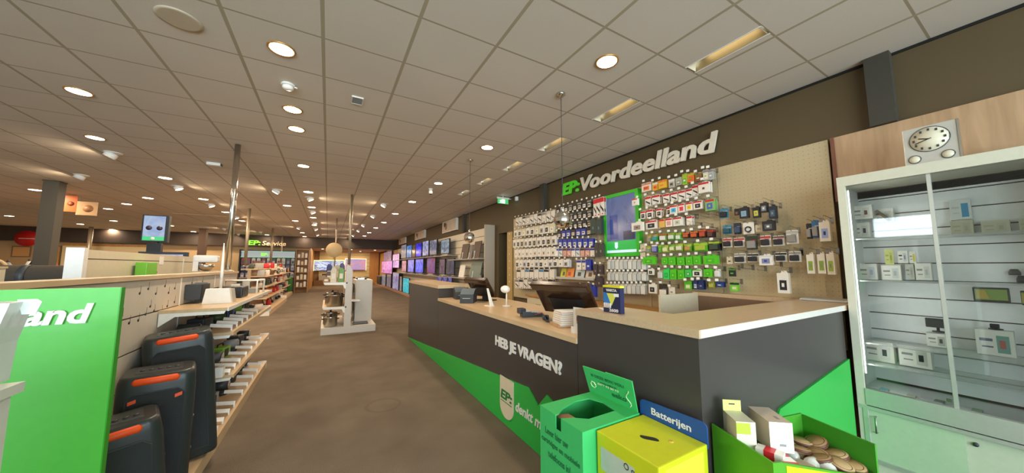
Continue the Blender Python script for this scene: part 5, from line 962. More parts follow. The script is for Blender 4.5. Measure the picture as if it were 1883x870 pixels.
for k, (zz, ys_, y1_) in enumerate(((.906, 3.75, 5.9), (.491, 4.1, 5.9), (.096, 3.95, 5.9))):
    lv = ('middle', 'lower', 'bottom')[k]
    for i in range(9):
        y = ys_ + (y1_ - ys_) * i / 8; cl = cols2[(i + 3 * k) % 10]; nm = nm2[(i + 3 * k) % 10]
        if (i + k) % 3 == 0:
            gadget('speaker', '%s cylinder speaker on the %s gondola shelf, %s from the front' % (nm, lv, ORD[i]), 'speaker', (-1.0, y, zz + .001), [('body', C(cl), lambda b: (tube(b, [(-.06, 0, .055), (.07, 0, .055)], .055, 16))), ('end_ring', STEEL if k else BLACK, lambda b: tube(b, [(.07, 0, .055), (.078, 0, .055)], .046, 16))], rz=.3 * (i % 2), group='portable audio on the %s shelf' % lv)
        elif (i + k) % 3 == 1:
            gadget('radio', '%s portable radio on the %s gondola shelf, %s from the front' % (nm, lv, ORD[i]), 'radio', (-1.0, y, zz + .001), [('body', C(cl), lambda b: box(b, -.06, .07, -.075, .075, 0, .12, bev=.012)), ('front_grille', SPG, lambda b: box(b, .069, .073, -.06, .02, .02, .1)), ('handle', BLACK, lambda b: tube(b, [(0, -.06, .12), (0, -.05, .15), (0, .05, .15), (0, .06, .12)], .007, 6))], rz=-.2, group='portable audio on the %s shelf' % lv)
        else:
            gadget('headphones', '%s headphones lying on the %s gondola shelf, %s from the front' % (nm, lv, ORD[i]), 'headphones', (-.98, y, zz + .001), [('headband', C(cl), lambda b: tube(b, [(.08 * math.cos(a) , .08 * math.sin(a), .02) for a in [math.pi * j / 10 for j in range(11)]], .009, 8)), ('ear_cup', DGREY, lambda b: lathe(b, [(.001, 0), (.035, 0), (.038, .02), (.028, .04), (.001, .042)], (.08, -.01, 0), 16)), ('ear_cup', DGREY, lambda b: lathe(b, [(.001, 0), (.035, 0), (.038, .02), (.028, .04), (.001, .042)], (-.08, -.01, 0), 16))], rz=1.2, group='portable audio on the %s shelf' % lv)
p = at(425, 685, 'x', -.80); gadget('white_tablet', 'white cube speaker at the near end of the lower shelf', 'speaker', (-.86, 3.97, .491), [('body', WHITEP, lambda b: box(b, -.06, .07, -.04, .04, 0, .09, bev=.006)), ('top_disc', GREY, lambda b: lathe(b, [(.001, .09), (.03, .09), (.028, .094), (.001, .094)], seg=16))])
# chrome poles
for (x, y, z0, r, lab) in ((-1.21, 5.84, LZ, .035, 'chrome pole rising from the near gondola to the ceiling'), (-2.15, 12.25, 1.5, .04, 'second bronze toned pole behind the near gondola'), (-2.29, 18.2, 1.5, .045, 'third pole further down the left side'), (-2.34, 22.3, 1.5, .04, 'farthest thin pole in front of the service sign'), (.43, 8.62, 1.52, .032, 'pole rising from the island shelf with pots'), (-9.2, 21.5, 0, .07, 'thin pole behind the cream divider panel'), (.2, 13.2, 1.9, .02, 'thin dark pole behind the round cream disc')):
    if r == .02: z0 = 1.3
    t = thing('ceiling_pole', lab, 'pole', (x, y, 0), group='ceiling poles')
    b = B(); tube(b, [(0, 0, z0), (0, 0, CZ - .002)], r, 16); obj('tube', b, CHROME if y < 6 else M('bronze_pole', '#a89880', .4, .6), t)
    b = B(); lathe(b, [(r, 0), (r * 1.7, 0), (r * 1.7, .012), (r, .02)], (0, 0, z0), 20); obj('collar', b, STEEL, t)
# ================================================================== TELEVISION WALL (right, far)
t = thing('slatwall_display', 'long slatted display wall with two shelf levels of televisions and a low amber plinth', 'display wall', (3.85, 7.9, 0)); TW = t
TWX = 3.86
def tw(name, m, x0, x1, y0, y1, z0, z1, par=None): b = B(); box(b, x0, x1, y0, y1, z0, z1); bmesh.ops.translate(b, verts=b.verts[:], vec=(-3.85, -7.9, 0)); return obj(name, b, m, par or t)
tw('back_board', GROOVE, TWX + .015, WX - .002, 7.92, 21.5, .0, 2.60)
for k in range(11): tw('back_slat', M('cream_slatwall', '#e4d9c4', .5), TWX, TWX + .015, 7.92, 21.5, .05 + .233 * k, .05 + .233 * k + .218)
tw('end_upright', M('end_upright_white', '#b9ab98', .5), 3.66, WX - .002, 7.86, 7.92, 0, 2.64)
tw('plinth', M('plinth_pink_wood', '#b98a70', .5), 3.5, WX - .002, 9.0, 29.5, 0, .10)
tw('shelf', M('shelf_grey', '#a8a096', .4), 3.52, TWX, 7.92, 10.5, 1.70, 1.725); tw('shelf', M('shelf_grey'), 3.5, TWX, 7.92, 10.9, 1.13, 1.155)
tw('shelf', M('shelf_grey'), 3.5, TWX, 10.5, 20.5, 1.86, 1.885); tw('shelf', M('shelf_grey'), 3.48, TWX, 10.9, 20.8, 1.12, 1.145)
tw('back_board', M('amber_wood_panel', '#c79a55', .5), TWX + .02, WX - .002, 21.55, 29.8, 0, 2.6)
def tv(px0, px1, py0, py1, cols, label, X=3.62, stand=True, strength=.9, zsnap=None, scale=(1, 2.4, 2.0), name='television', cat='television', depth=.05, frame=BLACK, grp=None):
    a = at(px0, (py0 + py1) / 2, 'x', X); c = at(px1, (py0 + py1) / 2, 'x', X); top = at((px0 + px1) / 2, py0, 'x', X); bot = at((px0 + px1) / 2, py1, 'x', X)
    z0 = bot.z if zsnap is None else zsnap + (.06 if stand else 0.001); W = abs(a.y - c.y); H = max(.12, top.z - z0); h = W / 2
    cols = ['#1c1c26'] + list(cols)
    t = thing(name, label, cat, (X, (a.y + c.y) / 2, z0), group=grp)
    b = B(); box(b, 0, depth, -h, h, 0, H, bev=.004); obj('housing', b, frame, t)
    b = B(); box(b, -.002, 0, -h + .03, h - .03, .025, H - .025); obj('display', b, mat_screen('screen_' + '_'.join(c_.strip('#') for c_ in cols), cols, strength, scale), t)
    if stand:
        b = B()
        for s in (-.55, .55): tube(b, [(depth / 2, s * h, 0), (-.06, s * h, -.055), (.12, s * h, -.055)], .008, 6)
        obj('stand', b, WHITEP, t)
    return t
VT = '#6f74b8'
TVG = 'televisions on the upper shelf'
tv(738, 747, 450, 471, ['#8f8c9a', '#b5a9b0', '#57525c'], 'grey toned television, farthest on the upper shelf', zsnap=1.886, grp=TVG)
tv(748, 757, 451, 470, ['#3f7fd0', '#6fb0f0', '#2a3f8a'], 'bright blue television second on the upper shelf', zsnap=1.886, grp=TVG)
tv(758, 764, 450, 470, ['#5b4238', '#7f5f4c', '#3b2b26'], 'brown picture television on the upper shelf', zsnap=1.886, grp=TVG)
tv(765, 775, 447, 470, ['#2a22c0', '#4a42ff', '#1a1470'], 'deep blue television in the middle of the upper shelf', zsnap=1.886, grp=TVG, strength=1.3)
tv(777, 788, 443, 469, ['#8a8fc8', '#c6c9e8', '#4c5288'], 'pale violet television right of the deep blue one', zsnap=1.886, grp=TVG)
tv(790, 803, 441, 468, ['#7f86a8', '#3f4250', '#a9b0c8'], 'grey city view television on the upper shelf', zsnap=1.886, grp=TVG)
tv(811, 826, 440, 466, ['#9fb6cc', '#4c5a6a', '#d5dfe6'], 'pale city view television, nearest on the upper shelf', zsnap=1.886, grp=TVG)
TVM = 'televisions on the middle shelf'
tv(702, 721, 480, 501, ['#d070c0', '#e49ad6', '#8a3a80'], 'wide magenta television low at the far end', X=3.58, zsnap=1.0, stand=False, grp=TVM, strength=1.1)
tv(722, 734, 467, 491, ['#e0a0d8', '#f0c8e6', '#a860a0'], 'pale pink television above the wide magenta one', X=3.66, zsnap=1.40, stand=False, grp=TVM, strength=1.1)
tv(706, 720, 463, 477, ['#b08ab0', '#c9a5c4', '#7a5f80'], 'dim lilac television high at the far end', X=3.78, zsnap=1.85, stand=False, grp=TVM, strength=.6)
tv(739, 747, 479, 504, ['#c94a80', '#e0b0a0', '#8a3a60'], 'rose television on the middle shelf at the far end', zsnap=1.146, grp=TVM)
tv(750, 761, 477, 505, ['#5a58d8', '#9a90e8', '#9f8050'], 'blue violet television second on the middle shelf', zsnap=1.146, grp=TVM, strength=1.1)
tv(764, 778, 476, 507, ['#4a4ae0', '#6f78ff', '#806840'], 'blue television with ochre sky third on the middle shelf', zsnap=1.146, grp=TVM, strength=1.1)
tv(785, 800, 474, 505, ['#a04a48', '#5a50c0', '#7a3038'], 'dark red and blue television fourth on the middle shelf', zsnap=1.146, grp=TVM)
tv(808, 818, 476, 500, ['#5b5068', '#8a7f98', '#2f2a38'], 'dark violet grey television fifth on the middle shelf', zsnap=1.146, grp=TVM, strength=.6)
tv(822, 835, 475, 500, ['#4f5a70', '#6f7a92', '#353c4a'], 'dark slate television, nearest on the middle shelf', zsnap=1.146, grp=TVM, strength=.6)
TVB = 'screens standing on the low plinth'
tv(702, 709, 504, 523, ['#a8a4b0', '#c9c5cc', '#6a6672'], 'tall grey screen, farthest on the low plinth', X=3.6, zsnap=.101, stand=False, grp=TVB, strength=.5)
tv(711, 719, 504, 525, ['#8f8a98', '#b0aab8', '#6a6672'], 'tall lilac grey screen second on the low plinth', X=3.6, zsnap=.101, stand=False, grp=TVB, strength=.5)
tv(722, 733, 501, 531, ['#9a90c8', '#c5bfe0', '#4a4478'], 'tall violet screen third on the low plinth', X=3.6, zsnap=.101, stand=False, grp=TVB, strength=.8)
tv(735, 739, 508, 535, ['#d5d0c4', '#b0aaa0', '#8f8a80'], 'narrow white screen beside the teal one on the plinth', X=3.6, zsnap=.101, stand=False, grp=TVB, strength=.5)
tv(741, 752, 511, 542, ['#1fa0b0', '#3fd0d8', '#1a6a78'], 'teal television on the low plinth by the counter end', X=3.6, zsnap=.101, stand=False, grp=TVB, strength=1.2)
for i, (x0, x1, y0, y1) in enumerate(((803, 812, 507, 517), (813, 822, 507, 517), (823, 831, 507, 517))):
    tv(x0, x1, y0, y1, ['#4f5ac0', '#8f96d8', '#9a90a0'], 'small violet tablet below the middle shelf, %s from the left' % ORD[i], X=3.6, zsnap=.90, stand=False, name='tablet', cat='tablet', depth=.012, strength=.7, grp='small tablets')
tw('shelf', M('shelf_grey'), 3.52, TWX, 10.2, 13.3, .875, .90)
# darker laptop-like boards on the near part of the wall
def board(px0, px1, py0, py1, m, label, z, X=3.64, name='display_board', cat='board'):
    a = at(px0, 480, 'x', X); c = at(px1, 480, 'x', X); top = at((px0 + px1) / 2, py0, 'x', X); W = abs(a.y - c.y); H = top.z - z
    t = thing(name, label, cat, (X, (a.y + c.y) / 2, z + .001)); rm = Matrix.Rotation(math.radians(10), 4, 'Y')
    b = B(); box(b, 0, .02, -W / 2, W / 2, .004, H, mat=rm, bev=.003); obj('panel', b, m, t)
    b = B(); prism(b, [(-.05, W * .2, 0), (.12, W * .2, 0), (.03, W * .2, H * .45), (.01, W * .2, H * .45), (.0, W * .2, .05)], (0, .014, 0)); obj('stand', b, WHITEP, t)
BRB = M('brown_board', '#53402f', .5)
board(846, 858, 448, 467, BRB, 'square brown board on a white stand, left of the pendant', 1.726); board(860, 866, 450, 468, M('grey_board', '#77706a', .5), 'narrow grey board behind the mirrored pendant', 1.726); board(868, 880, 443, 464, BRB, 'square brown board on a white stand, right of the pendant', 1.726)
board(863, 882, 482, 505, M('green_grey_board', '#66786e', .35), 'green grey square screen board on a white stand', 1.156)
board(843, 852, 487, 509, WHITEP, 'white angled card holder on the middle shelf', 1.156)
gadget('radio_box', 'small black box with wire mesh at the near end of the middle shelf', 'box', (3.68, 8.05, 1.156), [('body', BLACK, lambda b: box(b, -.05, .08, -.09, .1, 0, .13, bev=.006)), ('grille', GREY, lambda b: box(b, -.054, -.05, -.02, .09, .02, .11))])
gadget('grey_bin', 'dark grey bin shaped container standing at the far end of the low plinth', 'bin', (3.62, 27.5, .101), [('body', DGREY, lambda b: box(b, -.12, .3, -.9, .9, 0, .62, bev=.02)), ('lid', GREY, lambda b: box(b, -.13, .31, -.92, .92, .62, .66))])
# ================================================================== REAR ALCOVE
t = thing('alcove_wall_panel', 'pale slatted wood panel on the rear alcove wall behind two televisions', 'panel', (1.2, 29.98, 0))
for k in range(7): bx('slat', M('pale_alcove_wood', '#cdb88a', .5), t, -1.84, 1.88, -.04, -.0, .62 + .3 * k, .62 + .3 * k + .285)
bx('backing', GROOVE, t, -1.84, 1.88, -.01, .01, .62, 2.70)
bx('bench', M('alcove_bench', '#7a5636', .6), t, -2.15, 1.9, -.6, -.05, .0, .42)
t = thing('alcove_door', 'tall amber wooden panel in the right corner of the rear alcove', 'panel', (3.38, 29.95, 0)); bx('board', ORANGEWOOD, t, -.28, .42, -.05, .04, 0, 2.70)
def wall_tv(x0, x1, z0, z1, cols, label, glow):
    t = thing('wall_television', label, 'television', ((x0 + x1) / 2, 29.86, z0)); h = (x1 - x0) / 2; H = z1 - z0
    bx('housing', BLACK, t, -h, h, -.06, 0, 0, H)
    b = B(); box(b, -h + .03, h - .03, -.062, -.06, .03, H - .03); obj('display', b, mat_screen('far_' + cols[0].strip('#'), cols, 1.2, (1.1, 1, 1.6)), t)
    b = B(); g = .035; box(b, -h - g, -h, -.02, 0, -g * 0, H + g); box(b, h, h + g, -.02, 0, 0, H + g); box(b, -h, h, -.02, 0, H, H + g); obj('backlight', b, M('backlight_' + glow.strip('#'), glow, .5, emit=2.5), t)
    bx('wall_mount', DGREY, t, -.3, .3, 0, .06, H * .3, H * .7)
wall_tv(-.96, 1.1, 1.15, 1.95, ['#5f6a78', '#d8dadc', '#3a48b0', '#e6d060'], 'wall television with white and blue picture and yellow green halo, left in the alcove', '#e9e29a')
wall_tv(1.22, 2.76, 1.18, 2.10, ['#c070a8', '#e08080', '#a090b0', '#d060c0'], 'wall television with pink and purple picture and warm halo, right in the alcove', '#ffd2b0')
gadget('media_shelf', 'low white and black media shelf under the left alcove television', 'shelf', (.1, 29.7, .42), [('body', M('shelf_grey'), lambda b: box(b, -.7, .7, -.3, .2, 0, .38)), ('soundbar', BLACK, lambda b: box(b, -.5, .5, -.2, -.05, .38, .48, bev=.01))])
# shelf unit with white jars (left of the alcove)
t = thing('wooden_shelf_unit', 'amber wooden shelf unit with white goods left of the alcove opening', 'shelving', (-1.32, 22.35, 0))
bx('back', ORANGEWOOD, t, -.30, .32, .2, .24, 0, 2.45)
for x in (-.32, .30): bx('side', ORANGEWOOD, t, x, x + .03, -.2, .2, 0, 2.47)
for z in (.3, .72, 1.14, 1.56, 1.98, 2.44): bx('shelf', ORANGEWOOD, t, -.29, .30, -.18, .2, z, z + .025)
for i, z in enumerate((.325, .745, 1.165, 1.585, 2.005)):
    for j in range(3):
        h_ = (.26, .2, .3)[(i + j) % 3]
        gadget('white_appliance', 'small white appliance on the %s shelf of the amber unit, %s from the left' % (ORD[i], ORD[j]), 'appliance', (-1.50 + .18 * j, 22.3, z + .001), [('body', CREAM if j % 2 else WHITEP, lambda b, h_=h_: rbox(b, .13, .13, 0, h_, .03)), ('lid', LGREY, lambda b, h_=h_: lathe(b, [(.001, h_ + .03), (.04, h_ + .01), (.045, h_)], seg=12))], group='white goods on the amber shelf unit')
# ================================================================== SERVICE CORNER
t = thing('service_sign', 'small lit letters sign in green and cream on the far dark beam', 'sign', (-3.9, 22.6, 2.68))
text('green_letters', 'EP:', (0, -.05, 0), (1, 0, 0), UP, .55, .27, M('service_green', '#7fd03c', .5, emit=1.0), t, .04, bold=.03, shear=.1)
text('cream_letters', 'Service', (.62, -.05, 0), (1, 0, 0), UP, 1.1, .25, M('service_cream', '#d8b88a', .5, emit=.5), t, .04, bold=.01, shear=.15)
t = thing('service_wall_unit', 'wide dark service wall unit with silver lit header and rows of hanging goods', 'wall unit', (-2.9, 22.4, 0))
bx('frame', DGREY, t, -1.25, 1.25, .1, .18, 0, 2.42); bx('side', BLACK, t, 1.22, 1.28, -.2, .18, 0, 2.42); bx('side', BLACK, t, -1.28, -1.22, -.2, .18, 0, 2.42)
hd = bx('header', M('header_silver', '#9aa6ae', .35, emit=.35), t, -1.2, 1.2, -.16, -.1, 2.02, 2.32)
b = B(); box(b, -1.22, 1.22, -.17, -.16, 2.0, 2.02); box(b, -1.22, 1.22, -.17, -.16, 2.32, 2.34); obj('trim', b, M('header_trim', '#8fd0b0', .4, emit=.6), hd)
text('header_letters', 'EP:', (-.35, -.165, 2.08), (1, 0, 0), UP, .32, .16, M('service_green'), hd, .01, bold=.03)
bx('ledge', BROWNWOOD, t, -1.22, 1.22, -.25, .1, .86, .9); bx('base', DGREY, t, -1.22, 1.22, -.2, .1, 0, .86)
rng = random.Random(11); CO = ['#b9bcc4', '#8f8fb8', '#d5d2cc', '#6a6f90', '#c9c4d8', '#7f7a80', '#d8d0c0', '#9a5560', '#54606a']
for r_ in range(3):
    for k in range(11):
        W, H = .16, (.34, .28, .24)[r_]; b = B(); box(b, 0, .02, -W / 2, W / 2, -H, 0, 0); prism(b, [(-.002, -W * .2, 0), (-.002, W * .2, 0), (-.002, W * .1, .03), (-.002, -W * .1, .03)], (.004, 0, 0), 0); box(b, -.004, 0, -W * .35, W * .35, -H * .85, -H * .4, 1)
        c1, c2 = rng.sample(CO, 2); o = obj('hanging_pack', b, [C(c1), C(c2)]); o.rotation_euler.z = math.radians(90); o.location = (-4.02 + .224 * k, 22.33, 1.95 - .40 * r_)
        tag(o, 'pale pack on the service unit, %s from the left in the %s row' % (ORD[k], ('top', 'middle', 'bottom')[r_]), 'pack', 'packs on the service wall unit')
gadget('green_bin', 'dark green waste bin right of the service unit', 'bin', (-1.95, 21.6, 0), [('body', M('deep_green', '#2f7a2c', .5), lambda b: rbox(b, .5, .4, 0, .85, .06)), ('lid', M('deep_green_lid', '#3a8f36', .5), lambda b: rbox(b, .52, .42, .851, .93, .06))])
# second and third gondolas behind
def gondola(xs, xe, y0, y1, label, seed, grp):
    t = thing('gondola_shelving', label, 'shelving', (xs, y0, 0)); L = y1 - y0
    bx('plinth', OAK, t, -.5, xe - xs, 0, L, 0, .14); bx('end_plate', WHITEP, t, 0, xe - xs + .004, -.012, 0, 0, .15)
    bx('spine', M('gondola_spine_cream', '#b59a78', .5), t, -.04, .04, 0, L, .14, 1.40); bx('top_ledge', OAK, t, -.2, .2, 0, L, 1.40, 1.43)
    for z in (.5, .86, 1.18): bx('shelf', OAK, t, .04, xe - xs - .1, .02, L, z, z + .025)
    rg = random.Random(seed); names = [('blender', 'glass_jug'), ('kettle', 'spout'), ('toaster', 'lever'), ('coffee_maker', 'jug')]
    cl = [('cream', '#d8cbb2'), ('red', '#c22a2a'), ('silver', '#b0aea8'), ('black', '#242426'), ('orange', '#d87a30'), ('white', '#e2dcd0'), ('dark green', '#39452f'), ('brown', '#6a4a34')]
    for lv, z in enumerate((.142, .526, .886, 1.206, 1.431)):
        n_ = 6 if lv < 4 else 7
        for k in range(n_):
            y = .3 + (L - .6) * k / (n_ - 1); nm, pt = names[rg.randrange(4)]; cn, ch = cl[rg.randrange(8)]; h_ = rg.uniform(.2, .27) if lv < 4 else rg.uniform(.15, .3); x = .25 if lv < 4 else rg.uniform(-.08, .08); r0 = rg.uniform(.07, .1)
            def body(b, h_=h_, r0=r0, nm=nm):
                if nm == 'toaster': rbox(b, .2, .28, 0, h_ * .8, .04)
                elif nm == 'coffee_maker': prism(b, [(-.09, -.1, 0), (.1, -.1, 0), (.1, -.1, .03), (0, -.1, .04), (0, -.1, h_ * .75), (.1, -.1, h_ * .75), (.1, -.1, h_), (-.09, -.1, h_)], (0, .2, 0))
                elif nm == 'kettle': lathe(b, [(r0, 0), (r0 * 1.05, h_ * .2), (r0 * .75, h_ * .8), (r0 * .3, h_ * .9), (.001, h_ * .92)], seg=16)
                else: lathe(b, [(r0 * .9, 0), (r0 * .7, h_ * .35), (r0 * .6, h_ * .4), (.001, h_ * .4)], seg=16)
            def det(b, h_=h_, r0=r0, nm=nm):
                if nm == 'toaster': box(b, .1, .112, -.02, .02, h_ * .4, h_ * .5)
                elif nm == 'coffee_maker': lathe(b, [(.001, .04), (.045, .04), (.05, .1), (.035, .13), (.001, .135)], (.055, 0, 0), 14)
                elif nm == 'kettle': tube(b, [(0, r0, h_ * .75), (0, r0 * 1.5, h_ * .65), (0, r0 * 1.1, h_ * .2)], .012, 6)
                else: lathe(b, [(r0 * .55, h_ * .4), (r0 * .8, h_ * .95), (r0 * .8, h_), (.001, h_)], seg=16)
            gadget(nm, '%s %s, %s from the front on the %s of %s' % (cn, nm.replace('_', ' '), ORD[k], ('plinth', 'low shelf', 'middle shelf', 'upper shelf', 'top ledge')[lv], grp), nm.replace('_', ' '), (xs + x, y0 + y, z + .001), [('body', C(ch), body), (pt, STEEL if cn != 'silver' else BLACK, det)], rz=rg.uniform(-.3, .3), group='appliances on ' + grp)
gondola(-2.05, -1.50, 12.3, 17.2, 'second gondola with pale end plate, loaded with small appliances', 5, 'the second gondola')
gondola(-2.15, -1.62, 18.4, 21.2, 'third gondola with small appliances before the service corner', 9, 'the third gondola')
gondola(-3.3, -2.80, 9.8, 12.4, 'gondola further left behind the cream divider panel', 14, 'the left rear gondola')
# goods on the near ledge end
gadget('mixer', 'white stand mixer on the gondola ledge left of the chrome pole', 'mixer', (-1.62, 6.6, 1.43), [('bowl', STEEL, lambda b: lathe(b, [(.03, .0), (.06, .01), (.09, .06), (.095, .1)], seg=16)), ('head', WHITEP, lambda b: (box(b, -.15, .14, -.06, .06, .13, .24, bev=.03), box(b, -.15, -.08, -.06, .06, 0, .14)))])
bx_ = thing('mixer_pedestal', 'pale pedestal under the white stand mixer', 'pedestal', (-1.62, 6.6, 0)); bx('body', CREAM, bx_, -.2, .2, -.2, .2, 0, 1.41); bx('top', OAK, bx_, -.22, .22, -.22, .22, 1.41, 1.43)
t = thing('divider_panel', 'cream upright divider panel with white end strip above the near gondola ledge', 'panel', (-1.62, 3.72, 0))
bx('board', CREAM, t, -.03, 0, 0, 2.3, 0.0, 1.63); bx('white_end', WHITEP, t, -.06, .03, -.05, 0, 0.0, 1.64); bx('groove', GROOVE, t, 0, .001, 0.02, 2.28, 1.555, 1.562); bx('white_end', WHITEP, t, -.03, .004, 1.95, 1.97, 1.35, 1.60)
bx('hanging_card', PAPER, t, .001, .004, 1.28, 1.38, 1.52, 1.61)
p = at(258, 500, 'x', -1.60); gadget('green_cube', 'small bright green card box at the cream divider panel', 'box', (-1.60, p.y, 1.30), [('box', M('cube_green', '#7ac63a', .4), lambda b: box(b, 0.0, .08, -.11, .11, 0.0, .24, bev=.006)), ('peg', DGREY, lambda b: tube(b, [(-.018, .16, .14), (.05, .2, .14)], .01, 6))])
st = thing('narrow_stand', 'narrow plain stand under the small green box', 'stand', (-1.56, p.y, 0)); bx('body', CREAM, st, -.035, .05, -.12, .12, 0, 1.30)
t = thing('padded_roll', 'long dark grey padded roll lying above the green panel at the far left', 'roll', (-2.2, 4.1, 1.42))
b = B(); tube(b, [(-.8, 0, 0), (-.7, 0, .0), (.1, 0, .0), (.16, 0, .005), (.38, 0, 0), (.44, 0, 0)], [.06, .088, .09, .084, .088, .07], 20); obj('padding', b, M('dark_padding', '#40382e', .8, bump=.3, scale=60), t)
b = B(); tube(b, [(.13, 0, .0), (.17, 0, .0)], .092, 20); obj('band', b, DGREY, t)
st = thing('roll_table', 'dark low table carrying the padded roll', 'table', (-2.2, 4.1, 0)); bx('top', DGREY, st, -.8, .42, -.25, .25, 1.30, 1.33)
for x in (-.75, .36):
    for y in (-.2, .18): bx('leg', DGREY, st, x, x + .03, y, y + .03, 0, 1.30)
gadget('beige_box', 'beige box corner in front of the padded roll at the left picture edge', 'box', (-1.55, 2.55, 1.30), [('box', CREAM, lambda b: box(b, -.25, .1, 0, .2, 0, .19)), ('lid', OAK, lambda b: box(b, -.255, .105, -.004, .204, .19, .2))])
st = thing('box_pedestal', 'plain pedestal under the beige box behind the green panel', 'pedestal', (-1.6, 2.65, 0)); bx('body', CREAM, st, -.22, .13, -.1, .1, 0, 1.28); bx('top', OAK, st, -.24, .15, -.11, .11, 1.28, 1.299)
# ================================================================== ISLAND SHELF WITH POTS
IY = 8.25
t = thing('island_shelving', 'white island gondola end with two shelves of cooking pots in the middle aisle', 'shelving', (0, IY, 0))
IW = M('island_white', '#cfc8be', .45)
bx('plinth', IW, t, -.08, 1.03, 0, 1.9, 0, .15); bx('upright', IW, t, .36, .50, 0, .10, .15, 1.40); b = B(); prism(b, [(.36, 0, 1.40), (.50, 0, 1.40), (.44, 0, 1.52), (.38, 0, 1.50)], (0, .08, 0)); obj('upright_tip', b, IW, t)
bx('spine', IW, t, .40, .44, .10, 1.9, .15, 1.35)
for z in (.60, 1.14):
    s = bx('shelf', OAK, t, -.07, .40, 0.0, 1.85, z - .03, z); b = B(); prism(b, [(-.07, -.004, z), (.37, -.004, z), (.37, -.004, z - .14), (.345, -.004, z - .14), (.31, -.004, z - .06), (-.05, -.004, z - .05)], (0, .008, 0)); obj('bracket', b, WHITEP, s)
b = B(); box(b, .62, 1.0, .65, 1.8, .15, 1.16); obj('side_cabinet', b, IW, t)
bx('shelf', WHITEP, t, .44, .70, .2, .6, .68, .70)
def pot(x, y, z, r, h, label):
    t = thing('cooking_pot', label, 'pot', (x, y, z), group='steel pots on the island shelves')
    b = B(); lathe(b, [(.001, 0), (r * .95, 0), (r, .01), (r, h), (r * 1.04, h + .004), (r * .97, h + .004)], seg=24); obj('body', b, STEEL, t)
    b = B(); lathe(b, [(r * 1.02, h), (r * .8, h + .02), (r * .2, h + .03), (.001, h + .031)], seg=24); obj('lid', b, CHROME, t)
    b = B(); lathe(b, [(.001, h + .03), (.015, h + .03), (.028, h + .05), (.02, h + .062), (.001, h + .064)], seg=12); obj('lid_knob', b, BLACK, t)
    for s in (-1, 1):
        b = B(); tube(b, [(s * r, -.035, h * .82), (s * (r + .04), -.025, h * .86), (s * (r + .04), .025, h * .86), (s * r, .035, h * .82)], .009, 8); obj('handle', b, BLACK, t)
pot(.16, IY + .2, .601, .16, .24, 'large steel cooking pot on the upper compartment, front centre'); pot(.12, IY + .6, .601, .15, .27, 'tall steel pot behind the large front pot'); pot(.24, IY + 1.0, .601, .13, .22, 'steel pot with black handles further back in the upper compartment')
pot(.10, IY + .2, .151, .13, .20, 'steel pot in the bottom compartment, front'); pot(.10, IY + .58, .151, .15, .26, 'taller steel pot in the bottom compartment, behind the front one')
for i, (x, y, h_, cl, cn) in enumerate(((.12, .12, .33, '#d9cdb6', 'cream'), (.27, .16, .33, '#6f9a4a', 'green'), (.02, .45, .24, '#5b4c40', 'dark brown'), (-.02, .15, .12, '#9a7f5a', 'wicker brown'), (.2, .6, .4, '#b5a88c', 'beige'), (.30, .7, .44, '#54486f', 'purple'), (.03, .85, .42, '#3b3f70', 'navy'), (.14, 1.1, .36, '#d8d2c6', 'white'))):
    gadget('packaged_goods', '%s package on top of the island shelf, %s' % (cn, ('front centre', 'right of the cream one', 'at the left behind', 'lowest at the front left', 'in the second row', 'by the upright', 'tall in the back left', 'in the last row')[i]), 'package', (x, IY + y, 1.141), [('body', C(cl), lambda b, h_=h_: prism(b, [(-.06, -.05, 0), (.06, -.05, 0), (.055, -.05, h_ * .85), (.02, -.04, h_), (-.03, -.04, h_), (-.058, -.05, h_ * .8)], (0, .09, 0))), ('label', C('#e5dccb'), lambda b, h_=h_: box(b, -.035, .035, -.052, -.05, h_ * .25, h_ * .6))], rz=.1 * (i % 3 - 1), group='packages on top of the island')
t = thing('round_sign', 'round cream display disc on a thin stem above the island shelf', 'sign', (.105, 8.75, 1.141))
b = B(); lathe(b, [(.001, -.008), (.175, -.008), (.175, .008), (.001, .008)], (0, 0, .75), 32, mat=Matrix.Rotation(math.radians(90), 4, 'X')); obj('disc', b, M('disc_cream', '#cba878', .6), t)
b = B(); tube(b, [(0, .0, .01), (0, 0, .58)], .007); lathe(b, [(.001, 0), (.06, 0), (.05, .01), (.001, .012)], seg=16); obj('stem', b, STEEL, t)
for i in range(6):
    z = 1.08 if i % 2 else .66
    gadget('ladle', 'dark kitchen utensil hanging on the right side of the island, %s' % ORD[i], 'utensil', (.56, IY + .14 + .09 * i, z), [('blade', BLACK, lambda b: prism(b, [(-.004, -.03, -.28), (-.004, .03, -.28), (-.004, .025, -.2), (-.004, -.025, -.2)], (.006, 0, 0))), ('handle', DGREY, lambda b: tube(b, [(0, 0, -.2), (0, 0, 0), (-.11, 0, .008)], .008, 6))], group='utensils on the island side')
for i in range(7):
    gadget('kitchen_gadget', 'black and steel gadget on the island side cabinet, %s from the front' % ORD[i], 'gadget', (.72 + .05 * (i % 3), IY + .75 + .14 * i, 1.161), [('body', BLACK if i % 2 else STEEL, lambda b: box(b, -.06, .1, -.03, .03, 0, .05, bev=.008)), ('handle', DGREY, lambda b: tube(b, [(.1, 0, .03), (.2, 0, .05)], .012, 8))], rz=.4 * (i % 3), group='gadgets on the island side cabinet')
bk_ = gadget('grey_tray', 'flat dark tray lying on the island plinth', 'tray', (.72, IY + .25, .151), [('base', DGREY, lambda b: box(b, -.15, .16, -.1, .12, 0, .03, bev=.006)), ('rim', GREY, lambda b: tube(b, [(-.15, -.1, .03), (.16, -.1, .03), (.16, .12, .03), (-.15, .12, .03), (-.15, -.1, .03)], .006, 6))])
